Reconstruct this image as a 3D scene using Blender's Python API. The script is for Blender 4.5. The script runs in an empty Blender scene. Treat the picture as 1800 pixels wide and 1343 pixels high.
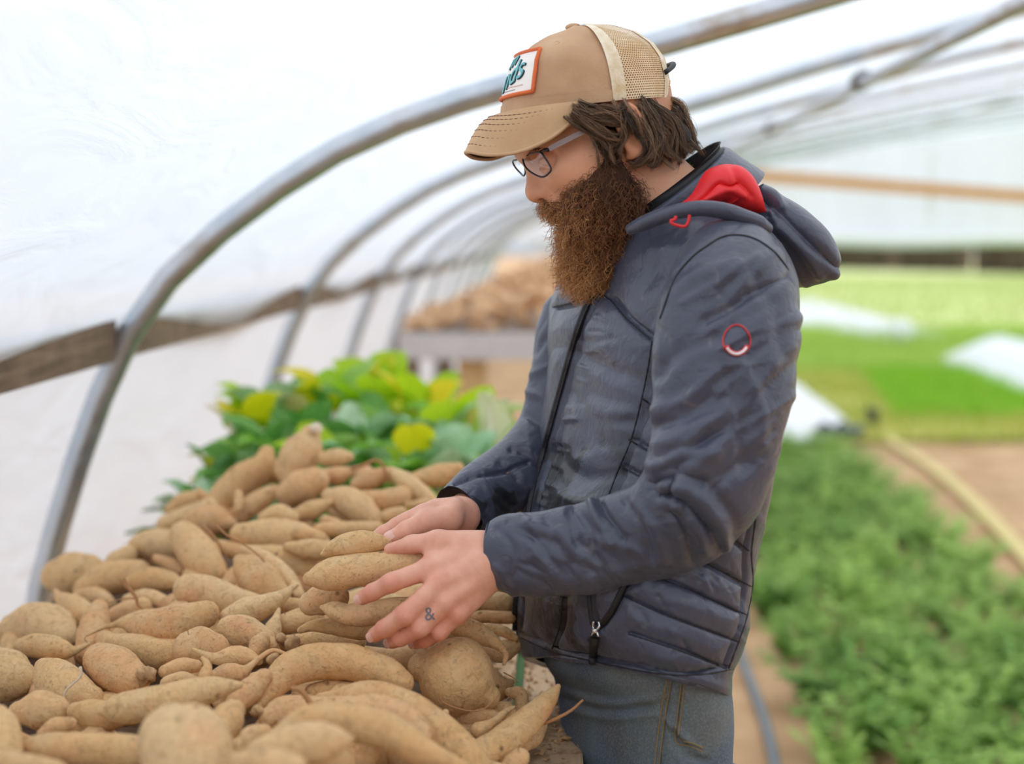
import bpy, math, random
import numpy as np
from mathutils import Vector, Matrix, noise as mnoise
random.seed(7)
rng = np.random.default_rng(7)
S = bpy.context.scene
COL = S.collection

# ---------------------------------------------------------------- camera
F = 2400.0                                   # focal length in pixels of the 1800 x 1343 frame
CX, CY, HORIZON, VPX = 900.0, 671.5, 418.0, 980.0
pitch = math.atan((CY - HORIZON) / F)
yaw = math.atan((VPX - CX) / (F / math.cos(pitch)))
CAM = np.array([0.0, 0.0, 1.5])
fw = np.array([-math.sin(yaw) * math.cos(pitch), math.cos(yaw) * math.cos(pitch), -math.sin(pitch)])
rt = np.array([math.cos(yaw), math.sin(yaw), 0.0])
up = np.cross(rt, fw)
cam_data = bpy.data.cameras.new('camera')
cam = bpy.data.objects.new('camera', cam_data)
COL.objects.link(cam)
cam_data.sensor_width = 36.0
cam_data.lens = F / 1800.0 * 36.0
M = Matrix([[rt[i], up[i], -fw[i], CAM[i]] for i in range(3)] + [[0, 0, 0, 1]])
cam.matrix_world = M
cam_data.clip_start = 0.05
cam_data.clip_end = 400
cam_data.dof.use_dof = True
cam_data.dof.focus_distance = 1.56
cam_data.dof.aperture_fstop = 2.2
S.camera = cam

# ---------------------------------------------------------------- light: an overcast sky
world = bpy.data.worlds.new('overcast_sky')
S.world = world
world.use_nodes = True
wn = world.node_tree
for n in list(wn.nodes):
    wn.nodes.remove(n)
w_out = wn.nodes.new('ShaderNodeOutputWorld')
w_bg = wn.nodes.new('ShaderNodeBackground')
w_tc = wn.nodes.new('ShaderNodeTexCoord')
w_sep = wn.nodes.new('ShaderNodeSeparateXYZ')
w_ramp = wn.nodes.new('ShaderNodeValToRGB')
els = w_ramp.color_ramp.elements          # overcast sky: the zenith is about three times as bright as the horizon
els[0].position = 0.0; els[0].color = (0.30, 0.31, 0.30, 1)
els[1].position = 1.0; els[1].color = (1.0, 1.0, 1.0, 1)
e = els.new(0.48); e.color = (0.30, 0.31, 0.30, 1)
e = els.new(0.52); e.color = (0.37, 0.43, 0.52, 1)
e = els.new(0.75); e.color = (0.64, 0.70, 0.79, 1)
wn.links.new(w_tc.outputs['Generated'], w_sep.inputs[0])
w_m = wn.nodes.new('ShaderNodeMath'); w_m.operation = 'MULTIPLY_ADD'; w_m.inputs[1].default_value = .5; w_m.inputs[2].default_value = .5
wn.links.new(w_sep.outputs['Z'], w_m.inputs[0])
wn.links.new(w_m.outputs[0], w_ramp.inputs['Fac'])
wn.links.new(w_ramp.outputs['Color'], w_bg.inputs['Color'])
w_bg.inputs['Strength'].default_value = 1.55
wn.links.new(w_bg.outputs[0], w_out.inputs['Surface'])

# very soft lamp added to brighten the interior, like brighter cloud high right
sun = bpy.data.lights.new('added_soft_sun', 'SUN')
sun.energy = 1.5
sun.angle = math.radians(70)
sun.color = (1.0, .98, .95)
sun_o = bpy.data.objects.new('added_soft_sun', sun)
COL.objects.link(sun_o)
sun_o.rotation_euler = Vector((-.62, -.12, -.78)).to_track_quat('-Z', 'Y').to_euler()

S.view_settings.view_transform = 'Standard'
S.view_settings.look = 'None'
S.view_settings.gamma = 1.0
S.view_settings.use_curve_mapping = False
S.view_settings.exposure = 0.18
S.cycles.max_bounces = 12
S.cycles.diffuse_bounces = 6
S.cycles.transparent_max_bounces = 12

# ---------------------------------------------------------------- helpers
def P(x, y, d):
    """world point seen at pixel (x, y), d metres along the camera axis"""
    return CAM + d * (fw + (x - CX) / F * rt - (y - CY) / F * up)

def Pa(a):
    a = np.asarray(a, float)
    return CAM + a[:, 2:3] * (fw + (a[:, 0:1] - CX) / F * rt - (a[:, 1:2] - CY) / F * up)

def PY(x, y, Y):
    """world point seen at pixel (x, y) on the plane Y = const"""
    r = fw + (x - CX) / F * rt - (y - CY) / F * up
    return CAM + r * (Y / r[1])

def PZ(x, y, z):
    r = fw + (x - CX) / F * rt - (y - CY) / F * up
    return CAM + r * ((z - CAM[2]) / r[2])

def pix(v):
    """pixel coordinates and depth of world points"""
    q = np.asarray(v, float) - CAM
    d = q @ fw
    return CX + F * (q @ rt) / d, CY - F * (q @ up) / d, d

def link(o, parent=None):
    COL.objects.link(o)
    if parent is not None:
        o.parent = parent
        o.matrix_parent_inverse = Matrix.Identity(4)
    return o

def mesh(name, verts, faces, mat=None, parent=None, smooth=True, center=False, origin=None):
    """one mesh object; the vertices are world points, the origin is moved to `origin`"""
    v = np.asarray(verts, float)
    me = bpy.data.meshes.new(name)
    pl = np.zeros(3)
    if parent is not None:
        pl = np.array(parent.get('_org', (0, 0, 0)), float)
    if origin is None:
        org = v.mean(0) if center else pl
    else:
        org = np.asarray(origin, float)
    v = v - org
    if isinstance(faces, np.ndarray):
        k = faces.shape[1]
        me.vertices.add(len(v))
        me.vertices.foreach_set('co', v.ravel())
        me.loops.add(faces.size)
        me.loops.foreach_set('vertex_index', faces.ravel().astype(np.int32))
        me.polygons.add(len(faces))
        me.polygons.foreach_set('loop_start', np.arange(0, faces.size, k, dtype=np.int32))
        me.update(calc_edges=True)
        me.validate()
    else:
        me.from_pydata(v.tolist(), [], faces)
        me.update()
    if smooth:
        me.polygons.foreach_set('use_smooth', np.ones(len(me.polygons), bool))
    if mat is not None:
        me.materials.append(mat)
    o = bpy.data.objects.new(name, me)
    o.location = org - pl
    o['_org'] = org.tolist()
    return link(o, parent)

def empty(name, loc, label=None, cat=None, group=None):
    o = bpy.data.objects.new(name, None)
    o.location = loc
    o['_org'] = [float(c) for c in loc]
    link(o)
    tag(o, label, cat, group)
    return o

def tag(o, label=None, cat=None, group=None, kind=None):
    if label: o['label'] = label
    if cat: o['category'] = cat
    if group: o['group'] = group
    if kind: o['kind'] = kind
    return o

def cr(pts, n):
    """Catmull-Rom through rows of pts, n samples"""
    p = np.asarray(pts, float)
    if len(p) == 2:
        t = np.linspace(0, 1, n)[:, None]
        return p[0] * (1 - t) + p[1] * t
    seg = np.linalg.norm(np.diff(p[:, :min(3, p.shape[1])], axis=0), axis=1)
    s = np.concatenate([[0], np.cumsum(np.maximum(seg, 1e-9))])
    u = np.linspace(0, s[-1], n)
    i = np.clip(np.searchsorted(s, u, side='right') - 1, 0, len(p) - 2)
    t = ((u - s[i]) / (s[i + 1] - s[i]))[:, None]
    pe = np.vstack([2 * p[0] - p[1], p, 2 * p[-1] - p[-2]])
    p0, p1, p2, p3 = pe[i], pe[i + 1], pe[i + 2], pe[i + 3]
    return 0.5 * (2 * p1 + (p2 - p0) * t + (2 * p0 - 5 * p1 + 4 * p2 - p3) * t ** 2 + (3 * p1 - p0 - 3 * p2 + p3) * t ** 3)

def grid_faces(nu, nv, wrap_v=False):
    """quads of a grid of nu rows with nv columns"""
    i = np.arange(nu - 1)[:, None]
    j = np.arange(nv if wrap_v else nv - 1)[None, :]
    j2 = (j + 1) % nv
    f = np.stack([i * nv + j, i * nv + j2, (i + 1) * nv + j2, (i + 1) * nv + j], -1)
    return f.reshape(-1, 4)

def frames(c):
    """tangent, normal, binormal along a polyline (parallel transport)"""
    t = np.gradient(c, axis=0)
    t /= np.linalg.norm(t, axis=1)[:, None] + 1e-12
    a = np.array([0, 0, 1.0]) if abs(t[0][2]) < .9 else np.array([1.0, 0, 0])
    n = np.cross(t[0], a); n /= np.linalg.norm(n)
    N = [n]
    for k in range(1, len(c)):
        n = N[-1] - t[k] * np.dot(N[-1], t[k])
        n /= np.linalg.norm(n) + 1e-12
        N.append(n)
    N = np.array(N)
    return t, N, np.cross(t, N)

def tube(c, r, seg=10, caps=True, round_caps=False):
    """vertices, faces of a tube with radius r (scalar or array) along c"""
    c = np.asarray(c, float)
    r = np.broadcast_to(np.asarray(r, float), (len(c),)).copy()
    if round_caps:
        t, _, _ = frames(c)
        a = np.array([0.25, 0.55, 0.82])
        h0 = c[0] - t[0] * r[0] * np.sin(a[::-1] * np.pi / 2)[:, None]
        h1 = c[-1] + t[-1] * r[-1] * np.sin(a * np.pi / 2)[:, None]
        r = np.concatenate([r[0] * np.cos(a[::-1] * np.pi / 2), r, r[-1] * np.cos(a * np.pi / 2)])
        c = np.vstack([h0, c, h1])
    t, N, B = frames(c)
    th = np.linspace(0, 2 * np.pi, seg, endpoint=False)
    v = c[:, None] + r[:, None, None] * (np.cos(th)[None, :, None] * N[:, None] + np.sin(th)[None, :, None] * B[:, None])
    v = v.reshape(-1, 3)
    f = grid_faces(len(c), seg, True).tolist()
    if caps:
        f.append(list(range(seg))[::-1])
        f.append([(len(c) - 1) * seg + k for k in range(seg)])
    return v, f

def box(x0, x1, y0, y1, z0, z1):
    v = [(x, y, z) for x in (x0, x1) for y in (y0, y1) for z in (z0, z1)]
    f = [(0, 1, 3, 2), (4, 6, 7, 5), (0, 4, 5, 1), (2, 3, 7, 6), (0, 2, 6, 4), (1, 5, 7, 3)]
    return np.array(v, float), f

def join(parts):
    V, Fc, n = [], [], 0
    for v, f in parts:
        V.append(np.asarray(v, float))
        Fc += [tuple(int(i) + n for i in q) for q in f]
        n += len(v)
    return np.vstack(V), Fc

def bevel(o, w=0.004, seg=2):
    m = o.modifiers.new('bevel', 'BEVEL'); m.width = w; m.segments = seg; m.limit_method = 'ANGLE'
    return o

# value noise on numpy arrays (sum of sines, cheap and smooth)
def wob(v, scale, seed=0, oct=3):
    r = np.random.default_rng(seed)
    out = np.zeros(len(v))
    amp = 1.0
    for k in range(oct):
        for q in range(4):
            d = r.normal(size=3); d /= np.linalg.norm(d)
            out += amp * np.sin((v @ d) * scale * (2 ** k) * r.uniform(.7, 1.4) + r.uniform(0, 6.28))
        amp *= .5
    return out / 4

def ridge(V, e1, e2, s1, s2, seed, pw=3.0):
    """thin crease pattern stretched along e1"""
    q = np.stack([V @ e1 * s1, V @ e2 * s2, V @ fw * s1 * 1.2], 1)
    w = wob(q, 1.0, seed, 2)
    return (1 - np.minimum(1, np.abs(w) * 1.6)) ** pw

# ---------------------------------------------------------------- materials
def mat_new(name):
    m = bpy.data.materials.new(name)
    m.use_nodes = True
    nt = m.node_tree
    b = nt.nodes['Principled BSDF']
    return m, nt, b

def lin(*c):
    """sRGB 0-255 to linear rgba"""
    o = []
    for x in c[:3]:
        x = x / 255
        o.append(x / 12.92 if x <= .04045 else ((x + .055) / 1.055) ** 2.4)
    return tuple(o) + (1.0,)

def nd(nt, kind, **kw):
    n = nt.nodes.new(kind)
    for k, v in kw.items():
        if k.startswith('i_'):
            n.inputs[k[2:].replace('_', ' ')].default_value = v
        else:
            setattr(n, k, v)
    return n

def ramp(nt, src, stops):
    n = nt.nodes.new('ShaderNodeValToRGB')
    e = n.color_ramp.elements
    while len(e) < len(stops): e.new(0.5)
    for el, (p, c) in zip(e, stops):
        el.position = p; el.color = c
    nt.links.new(src, n.inputs['Fac'])
    return n.outputs['Color']

def mix(nt, fac, a, b, mode='MIX'):
    n = nt.nodes.new('ShaderNodeMix')
    n.data_type = 'RGBA'; n.blend_type = mode
    for sock, val in ((n.inputs[0], fac), (n.inputs[6], a), (n.inputs[7], b)):
        if isinstance(val, (tuple, list, float, int)):
            sock.default_value = val
        else:
            nt.links.new(val, sock)
    return n.outputs[2]

def simple(name, col, rough=.6, metal=0.0, spec=.5, noise=None, bump=0.0, bscale=60.0, sheen=0.0):
    """principled material; noise = (second colour, scale, contrast lo, hi)"""
    m, nt, b = mat_new(name)
    b.inputs['Roughness'].default_value = rough
    b.inputs['Metallic'].default_value = metal
    b.inputs['Specular IOR Level'].default_value = spec
    if sheen: b.inputs['Sheen Weight'].default_value = sheen
    b.inputs['Base Color'].default_value = col
    tc = nd(nt, 'ShaderNodeTexCoord')
    if noise:
        n = nd(nt, 'ShaderNodeTexNoise', i_Scale=noise[1], i_Detail=5.0)
        nt.links.new(tc.outputs['Object'], n.inputs['Vector'])
        nt.links.new(ramp(nt, n.outputs['Fac'], [(noise[2], col), (noise[3], noise[0])]), b.inputs['Base Color'])
    if bump:
        n = nd(nt, 'ShaderNodeTexNoise', i_Scale=bscale, i_Detail=6.0)
        nt.links.new(tc.outputs['Object'], n.inputs['Vector'])
        bp = nd(nt, 'ShaderNodeBump', i_Strength=bump, i_Distance=.002)
        nt.links.new(n.outputs['Fac'], bp.inputs['Height'])
        nt.links.new(bp.outputs[0], b.inputs['Normal'])
    return m

def wood(name, a, b_, scale=9.0, axis=1, rough=.8):
    m, nt, b = mat_new(name)
    b.inputs['Roughness'].default_value = rough
    tc = nd(nt, 'ShaderNodeTexCoord')
    mp = nd(nt, 'ShaderNodeMapping')
    sc = [scale * 4] * 3; sc[axis] = scale * .25
    mp.inputs['Scale'].default_value = sc
    nt.links.new(tc.outputs['Object'], mp.inputs['Vector'])
    n = nd(nt, 'ShaderNodeTexNoise', i_Scale=1.6, i_Detail=8.0, i_Distortion=1.2)
    nt.links.new(mp.outputs[0], n.inputs['Vector'])
    n2 = nd(nt, 'ShaderNodeTexNoise', i_Scale=14.0, i_Detail=4.0)
    nt.links.new(tc.outputs['Object'], n2.inputs['Vector'])
    c = ramp(nt, n.outputs['Fac'], [(.3, a), (.68, b_)])
    c = mix(nt, .35, c, ramp(nt, n2.outputs['Fac'], [(.35, a), (.7, b_)]))
    nt.links.new(c, b.inputs['Base Color'])
    bp = nd(nt, 'ShaderNodeBump', i_Strength=.5, i_Distance=.004)
    nt.links.new(n.outputs['Fac'], bp.inputs['Height'])
    nt.links.new(bp.outputs[0], b.inputs['Normal'])
    return m
# ================================================================ GREENHOUSE
HOOPS_Y = [0.73, 2.6, 4.5, 6.35, 8.2, 10.05, 11.95, 13.8, 15.65, 17.5, 19.35]
END_Y = 21.0
prof = [(-1.10, 0.0), (-1.07, 0.4), (-1.018, 0.795), (-0.979, 0.932), (-0.929, 1.079), (-0.856, 1.257), (-0.775, 1.389), (-0.662, 1.498),
        (-0.54, 1.589), (-0.409, 1.668), (-0.268, 1.728), (-0.108, 1.778), (0.2, 1.862), (0.534, 1.957), (0.856, 2.055), (1.2, 2.148),
        (1.48, 2.226), (2.1, 2.376), (3.8, 2.70), (6.2, 3.07), (7.6, 3.2)]
prof = prof + [(15.2 - x, z) for x, z in prof[-2::-1]]
profc = cr(np.array([(x, 0, z) for x, z in prof]), 260)[:, [0, 2]]
Ppts = np.array([(x, 0, z) for x, z in prof])

# ground
m_ground, nt, b = mat_new('field_soil')
b.inputs['Roughness'].default_value = .95
tc = nd(nt, 'ShaderNodeTexCoord')
n1 = nd(nt, 'ShaderNodeTexNoise', i_Scale=3.0, i_Detail=8.0)
n2 = nd(nt, 'ShaderNodeTexNoise', i_Scale=0.9, i_Detail=5.0)
for n in (n1, n2): nt.links.new(tc.outputs['Object'], n.inputs['Vector'])
c = ramp(nt, n1.outputs['Fac'], [(.3, lin(176, 134, 94)), (.7, lin(220, 182, 140))])
c = mix(nt, ramp(nt, n2.outputs['Fac'], [(.5, (0, 0, 0, 1)), (.68, (.5, .5, .5, 1))]), c, lin(160, 140, 95))
nt.links.new(c, b.inputs['Base Color'])
gx = np.linspace(-14, 60, 38); gy = np.linspace(-8, 110, 60)
X, Y = np.meshgrid(gx, gy, indexing='ij')
v = np.stack([X, Y, 0 * X], -1).reshape(-1, 3)
v[:, 2] = .012 * wob(v, .9, 3)
g = mesh('floor', v, grid_faces(38, 60), m_ground); g['kind'] = 'structure'

# film
def film_mat(name, tint, trans=.12):
    m, nt, b = mat_new(name)
    nt.nodes.remove(b)
    out = nt.nodes['Material Output']
    tr = nd(nt, 'ShaderNodeBsdfTranslucent'); tr.inputs['Color'].default_value = tint
    df = nd(nt, 'ShaderNodeBsdfDiffuse'); df.inputs['Color'].default_value = tint
    tp = nd(nt, 'ShaderNodeBsdfTransparent'); tp.inputs['Color'].default_value = (.95, .96, .97, 1)
    gl = nd(nt, 'ShaderNodeBsdfGlossy', i_Roughness=.28)
    a = nd(nt, 'ShaderNodeMixShader'); a.inputs[0].default_value = .22
    nt.links.new(tr.outputs[0], a.inputs[1]); nt.links.new(df.outputs[0], a.inputs[2])
    c = nd(nt, 'ShaderNodeMixShader'); c.inputs[0].default_value = trans
    nt.links.new(a.outputs[0], c.inputs[1]); nt.links.new(tp.outputs[0], c.inputs[2])
    d = nd(nt, 'ShaderNodeMixShader'); d.inputs[0].default_value = .06
    nt.links.new(c.outputs[0], d.inputs[1]); nt.links.new(gl.outputs[0], d.inputs[2])
    nt.links.new(d.outputs[0], out.inputs['Surface'])
    tc = nd(nt, 'ShaderNodeTexCoord')
    mp = nd(nt, 'ShaderNodeMapping'); mp.inputs['Scale'].default_value = (3.0, 1.2, 3.0)
    nt.links.new(tc.outputs['Object'], mp.inputs['Vector'])
    n = nd(nt, 'ShaderNodeTexNoise', i_Scale=2.2, i_Detail=7.0, i_Distortion=1.4)
    nt.links.new(mp.outputs[0], n.inputs['Vector'])
    bp = nd(nt, 'ShaderNodeBump', i_Strength=.7, i_Distance=.02)
    nt.links.new(n.outputs['Fac'], bp.inputs['Height'])
    for q in (tr, df, gl): nt.links.new(bp.outputs[0], q.inputs['Normal'])
    # film dirt: slight thickness change of the colour
    cr_ = ramp(nt, n.outputs['Fac'], [(.3, tuple(.93 * x for x in tint[:3]) + (1,)), (.65, tint)])
    nt.links.new(cr_, tr.inputs['Color'])
    return m
m_film = film_mat('greenhouse_film', (.87, .92, .98, 1))
m_film_end = film_mat('end_wall_film', (.88, .90, 1.0, 1), .06)

def film_sheet(name, i0, i1, y0, y1, ny):
    pc = profc[i0:i1 + 1]
    d = np.gradient(pc, axis=0); d /= np.linalg.norm(d, axis=1)[:, None]
    nrm = np.stack([-d[:, 1], d[:, 0]], 1)           # outward (up / left)
    ys = np.linspace(y0, y1, ny)
    pos = np.asarray(HOOPS_Y)
    dist = np.min(np.abs(ys[:, None] - pos[None]), axis=1)
    sag = np.clip(dist / .9, 0, 1)
    A, B = len(pc), ny
    v = np.zeros((A, B, 3))
    base = np.stack([np.repeat(pc[:, None, 0], B, 1), np.repeat(ys[None], A, 0), np.repeat(pc[:, None, 1], B, 1)], -1)
    w = wob(base.reshape(-1, 3) * np.array([1, .6, 1]), 5.0, 11, 3).reshape(A, B)
    w2 = wob(base.reshape(-1, 3) * np.array([1.2, .35, 1.2]), 16.0, 12, 2).reshape(A, B)
    off = .034 - .03 * sag[None] + .010 * w * sag[None] + .003 * w2 * sag[None]
    v = base + off[..., None] * np.stack([nrm[:, 0], 0 * nrm[:, 0], nrm[:, 1]], 1)[:, None]
    o = mesh(name, v.reshape(-1, 3), grid_faces(A, B), m_film)
    o['kind'] = 'structure'
    return o
k_board = int(np.argmin(np.abs(profc[:130, 1] - 1.30)))
film_sheet('wall_left', 0, k_board, -3.0, END_Y, 150)
film_sheet('ceiling', k_board, 259 - k_board, -3.0, END_Y, 240)
film_sheet('wall_right', 259 - k_board, 259, -3.0, END_Y, 60)

# end walls of film between the roof line and the rolled-up lower edge
def end_wall(name, y, zlow):
    pc = [q for q in profc if q[1] > zlow(q[0])]
    v, f = [], []
    n = 14
    for x, z in pc:
        for k in range(n):
            t = k / (n - 1)
            v.append((x, y + .02 * math.sin(x * 5 + 3 * t), zlow(x) * (1 - t) + z * t))
    o = mesh(name, v, grid_faces(len(pc), n), m_film_end); o['kind'] = 'structure'
    return o
end_wall('wall_back', END_Y, lambda x: 1.42)
m_ply = wood('fill_cutting_plywood', lin(150, 120, 88), lin(176, 146, 110), 3, 2, .9)
wf = end_wall('wall_front', -3.0, lambda x: 0.0)  # unseen wall behind the camera, made opaque to cut the frontal fill
wf.data.materials.clear(); wf.data.materials.append(m_ply)

m_pipe, nt, b = mat_new('galvanized_steel')
b.inputs['Metallic'].default_value = .85
b.inputs['Roughness'].default_value = .36
tc = nd(nt, 'ShaderNodeTexCoord')
n = nd(nt, 'ShaderNodeTexNoise', i_Scale=7.0, i_Detail=8.0)
nt.links.new(tc.outputs['Object'], n.inputs['Vector'])
nt.links.new(ramp(nt, n.outputs['Fac'], [(.35, (.50, .55, .60, 1)), (.55, (.60, .62, .65, 1)), (.72, (.40, .31, .23, 1))]), b.inputs['Base Color'])
n = nd(nt, 'ShaderNodeTexNoise', i_Scale=60.0, i_Detail=5.0)
nt.links.new(tc.outputs['Object'], n.inputs['Vector'])
nt.links.new(ramp(nt, n.outputs['Fac'], [(.35, (.28, .28, .28, 1)), (.7, (.52, .52, .52, 1))]), b.inputs['Roughness'])
ordn = ['closest to the camera, mostly out of frame', 'big near one curving behind the bearded man', 'second one behind the leafy greens', 'third one down the tunnel',
        'fourth one down the tunnel', 'fifth one down the tunnel', 'sixth one, beside the far bench', 'seventh one, past the far bench', 'eighth one, blurred far away',
        'ninth one, blurred far away', 'last one before the end wall']
hoop_c = cr(Ppts, 150)
for k, y in enumerate(HOOPS_Y):
    c = hoop_c.copy(); c[:, 1] = y
    v, f = tube(c, .0250, 14)
    o = mesh('hoop_pipe', v, f, m_pipe, origin=(-1.1, y, 0))
    tag(o, 'curved galvanized steel hoop pipe, ' + ordn[k], 'pipe', 'hoop pipes of the greenhouse')
# lengthwise purlin pipe with clamps at each hoop
pu = PY(1515, 120, 4.5); px_, pz_ = pu[0], pu[2] - .03
v, f = tube(np.array([(px_, y, pz_ - .02) for y in np.linspace(-1.0, END_Y - .1, 12)]), .021, 10)
pur = mesh('purlin_pipe', v, f, m_pipe, origin=(px_, 0, pz_))
tag(pur, 'straight steel purlin pipe running lengthwise under the hoops at upper right', 'pipe')
m_clamp = simple('clamp_steel', (.22, .21, .2, 1), .5, .7)
for y in HOOPS_Y[1:]:
    v, f = tube(np.array([(px_, y - .035, pz_ - .01), (px_, y + .035, pz_ - .01)]), .034, 10)
    mesh('clamp', v, f, m_clamp, pur)
p2 = PY(1640, 205, 8.2)
v, f = tube(np.array([(3.6, y, 2.60) for y in np.linspace(5.0, END_Y - .1, 12)]), .02, 8)
tag(mesh('purlin_pipe', v, f, m_pipe, origin=(3.6, 5, 2.6)), 'second straight purlin pipe farther right along the roof', 'pipe')

# side rail board, in lengths between the hoops
m_board = wood('weathered_board', lin(92, 76, 60), lin(158, 134, 108), 7, 1)
rail = empty('side_rail', (-.83, 2.6, 1.26), 'weathered wooden side rail running behind the hoops along the left wall', 'rail')
ys = [-3.0] + [y for y in HOOPS_Y] + [END_Y - .05]
for k in range(len(ys) - 1):
    j = rng.uniform(-.006, .006, 4)
    a, b_ = ys[k] + .012, ys[k + 1] - .012
    if k in (2, 3): a += .03
    xb = -.862
    v, f = box(xb - .018, xb + .018, a, b_, 1.262 + j[0], 1.342 + j[0])
    v[:, 2] += np.where(v[:, 1] > (a + b_) / 2, j[1], 0)
    o = mesh('board', v, f, m_board, rail, smooth=False)
    bevel(o, .003)

# end wall rails and the rolled lower edge
m_pine = wood('pine_rail', lin(204, 136, 66), lin(228, 168, 98), 4, 0)
p0, p1 = PY(1330, 309, 20.8), PY(1900, 353, 20.8)
c = np.array([p0 + (p0 - p1) * .9, p0, p1, p1 + (p1 - p0) * .6])
V = []
for q in c:
    for dy, dz in ((-.03, -.085), (.03, -.085), (.03, .085), (-.03, .085)):
        V.append(q + np.array([0, dy, dz]))
fc = grid_faces(4, 4, True).tolist() + [[0, 1, 2, 3], [15, 14, 13, 12]]
o = mesh('end_rail', V, fc, m_pine, center=True, smooth=False)
tag(o, 'orange-brown timber rail across the far end wall', 'rail')
m_white = simple('white_cover', (.86, .87, .88, 1), .7)
v, f = tube(np.array([(x, 20.80, 1.46 + .015 * math.sin(x * 2.1)) for x in np.linspace(-.4, 15, 40)]), .10, 10)
tag(mesh('rolled_film', v, f, m_white, center=True), 'white roll of film along the lower edge of the far end wall', 'film roll')
for xx in (2.9, 5.6, 8.2):
    v, f = box(xx - .03, xx + .03, 20.91, 20.96, 1.40, 2.55 + .1 * (xx - 2.9))
    tag(mesh('end_post', v, f, m_white, center=True, smooth=False), 'pale upright post in the far end wall', 'post', 'upright posts of the far end wall')

# ================================================================ FIELD
def blades(name, poly_x, y0, y1, n, h, mats, label, dens_seed=1, lean=.4, w=.012):
    """a mass of grass blades over a strip; poly_x(y) gives the two edges"""
    r = np.random.default_rng(dens_seed)
    y = r.uniform(y0, y1, n)
    a, b_ = poly_x(y)
    x = a + (b_ - a) * r.uniform(0, 1, n)
    hh = h * r.uniform(.5, 1.2, n)
    th = r.uniform(0, 6.28, n); le = lean * r.uniform(.2, 1, n) * hh
    ww = w * r.uniform(.6, 1.4, n)
    base = np.stack([x, y, 0 * x + .004], 1)
    side = np.stack([np.cos(th), np.sin(th), 0 * th], 1) * ww[:, None]
    tip = base + np.stack([np.sin(th) * le, -np.cos(th) * le, hh], 1)
    v = np.stack([base - side, base + side, tip], 1).reshape(-1, 3)
    f = np.arange(3 * n).reshape(-1, 3)
    o = mesh(name, v, f, mats, center=True, smooth=False)
    tag(o, label, 'grass', kind='stuff')
    return o
def leaf_mat(name, c0, c1, rough=.5, trans=.3, nscale=3.0):
    m, nt, b = mat_new(name)
    tc = nd(nt, 'ShaderNodeTexCoord')
    n = nd(nt, 'ShaderNodeTexNoise', i_Scale=nscale, i_Detail=4.0)
    nt.links.new(tc.outputs['Object'], n.inputs['Vector'])
    oi = nd(nt, 'ShaderNodeObjectInfo')
    add = nd(nt, 'ShaderNodeMath', operation='MULTIPLY_ADD'); add.inputs[1].default_value = .5; 
    nt.links.new(oi.outputs['Random'], add.inputs[0]); nt.links.new(n.outputs['Fac'], add.inputs[2])
    c = ramp(nt, add.outputs[0], [(.45, c0), (.95, c1)])
    nt.links.new(c, b.inputs['Base Color'])
    b.inputs['Roughness'].default_value = rough
    b.inputs['Specular IOR Level'].default_value = .35
    if trans:
        out = nt.nodes['Material Output']
        t = nd(nt, 'ShaderNodeBsdfTranslucent')
        nt.links.new(c, t.inputs['Color'])
        mx = nd(nt, 'ShaderNodeMixShader'); mx.inputs[0].default_value = trans
        nt.links.new(b.outputs[0], mx.inputs[1]); nt.links.new(t.outputs[0], mx.inputs[2])
        nt.links.new(mx.outputs[0], out.inputs['Surface'])
    return m
m_grass1 = leaf_mat('bright_grass', lin(110, 178, 26), lin(160, 212, 60))
m_grass2 = leaf_mat('yellow_grass', lin(172, 186, 74), lin(204, 204, 110))
m_grass3 = leaf_mat('pale_grass', lin(182, 202, 124), lin(212, 214, 164))
m_turf1 = simple('turf_bright', lin(140, 196, 44), .9, noise=(lin(168, 206, 78), 2.0, .35, .7))
m_turf4 = simple('turf_middle', lin(158, 198, 84), .9, noise=(lin(198, 204, 122), 1.1, .4, .68))
m_grass4 = leaf_mat('middle_grass', lin(150, 194, 70), lin(192, 212, 110))
m_turf2 = simple('turf_yellow', lin(186, 192, 92), .9, noise=(lin(206, 196, 128), 1.6, .35, .7))
m_turf3 = simple('turf_pale', lin(190, 208, 130), .9, noise=(lin(216, 212, 168), .5, .35, .7))
def turf(fn, y0, y1, mat, label, z):
    yy = np.linspace(y0, y1, 24)
    a, b_ = fn(yy)
    v = []
    for t in np.linspace(0, 1, 14):
        v.append(np.stack([a + (b_ - a) * t, yy, z + .015 * np.sin(9 * t + yy * 3)], 1))
    o = mesh('turf_strip', np.vstack(v), grid_faces(14, 24), mat, center=True)
    tag(o, label, 'grass', kind='stuff')
fa = lambda y: (1.0 + 0 * y, 9.0 + .25 * y)
turf(lambda y: (.4 + 0 * y, 40 + 0 * y), 22.0, 90.0, m_turf3, 'pale dry grass beyond the end wall', .03)
turf(lambda y: (.8 + 0 * y, 12.5 + 0 * y), 14.8, 22.4, m_turf4, 'light green grass in the middle of the tunnel', .035)
turf(lambda y: (1.0 + 0 * y, 9.5 + 0 * y), 10.0, 15.2, m_turf2, 'yellowish weedy grass strip behind the bare soil', .03)
turf(lambda y: (2.6 + (y - 10) * .14, 5.2 + 0 * y), 11.2, 15.2, m_turf1, 'bright green grass strip in front of the white cover', .05)
blades('grass', lambda y: (.8 + 0 * y, 9.0 + 0 * y), 14.8, 22.4, 26000, .16, m_grass4, 'light green grass blades in the middle of the tunnel', 1)
blades('grass', lambda y: (1.0 + 0 * y, 6.5 + 0 * y), 9.9, 15.2, 16000, .12, m_grass2, 'yellowish grass blades in the weedy strip', 2)
blades('grass', lambda y: (2.6 + (y - 10) * .14, 5.2 + 0 * y), 11.2, 15.2, 9000, .14, m_grass1, 'bright green grass blades in front of the white cover', 4)
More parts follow.
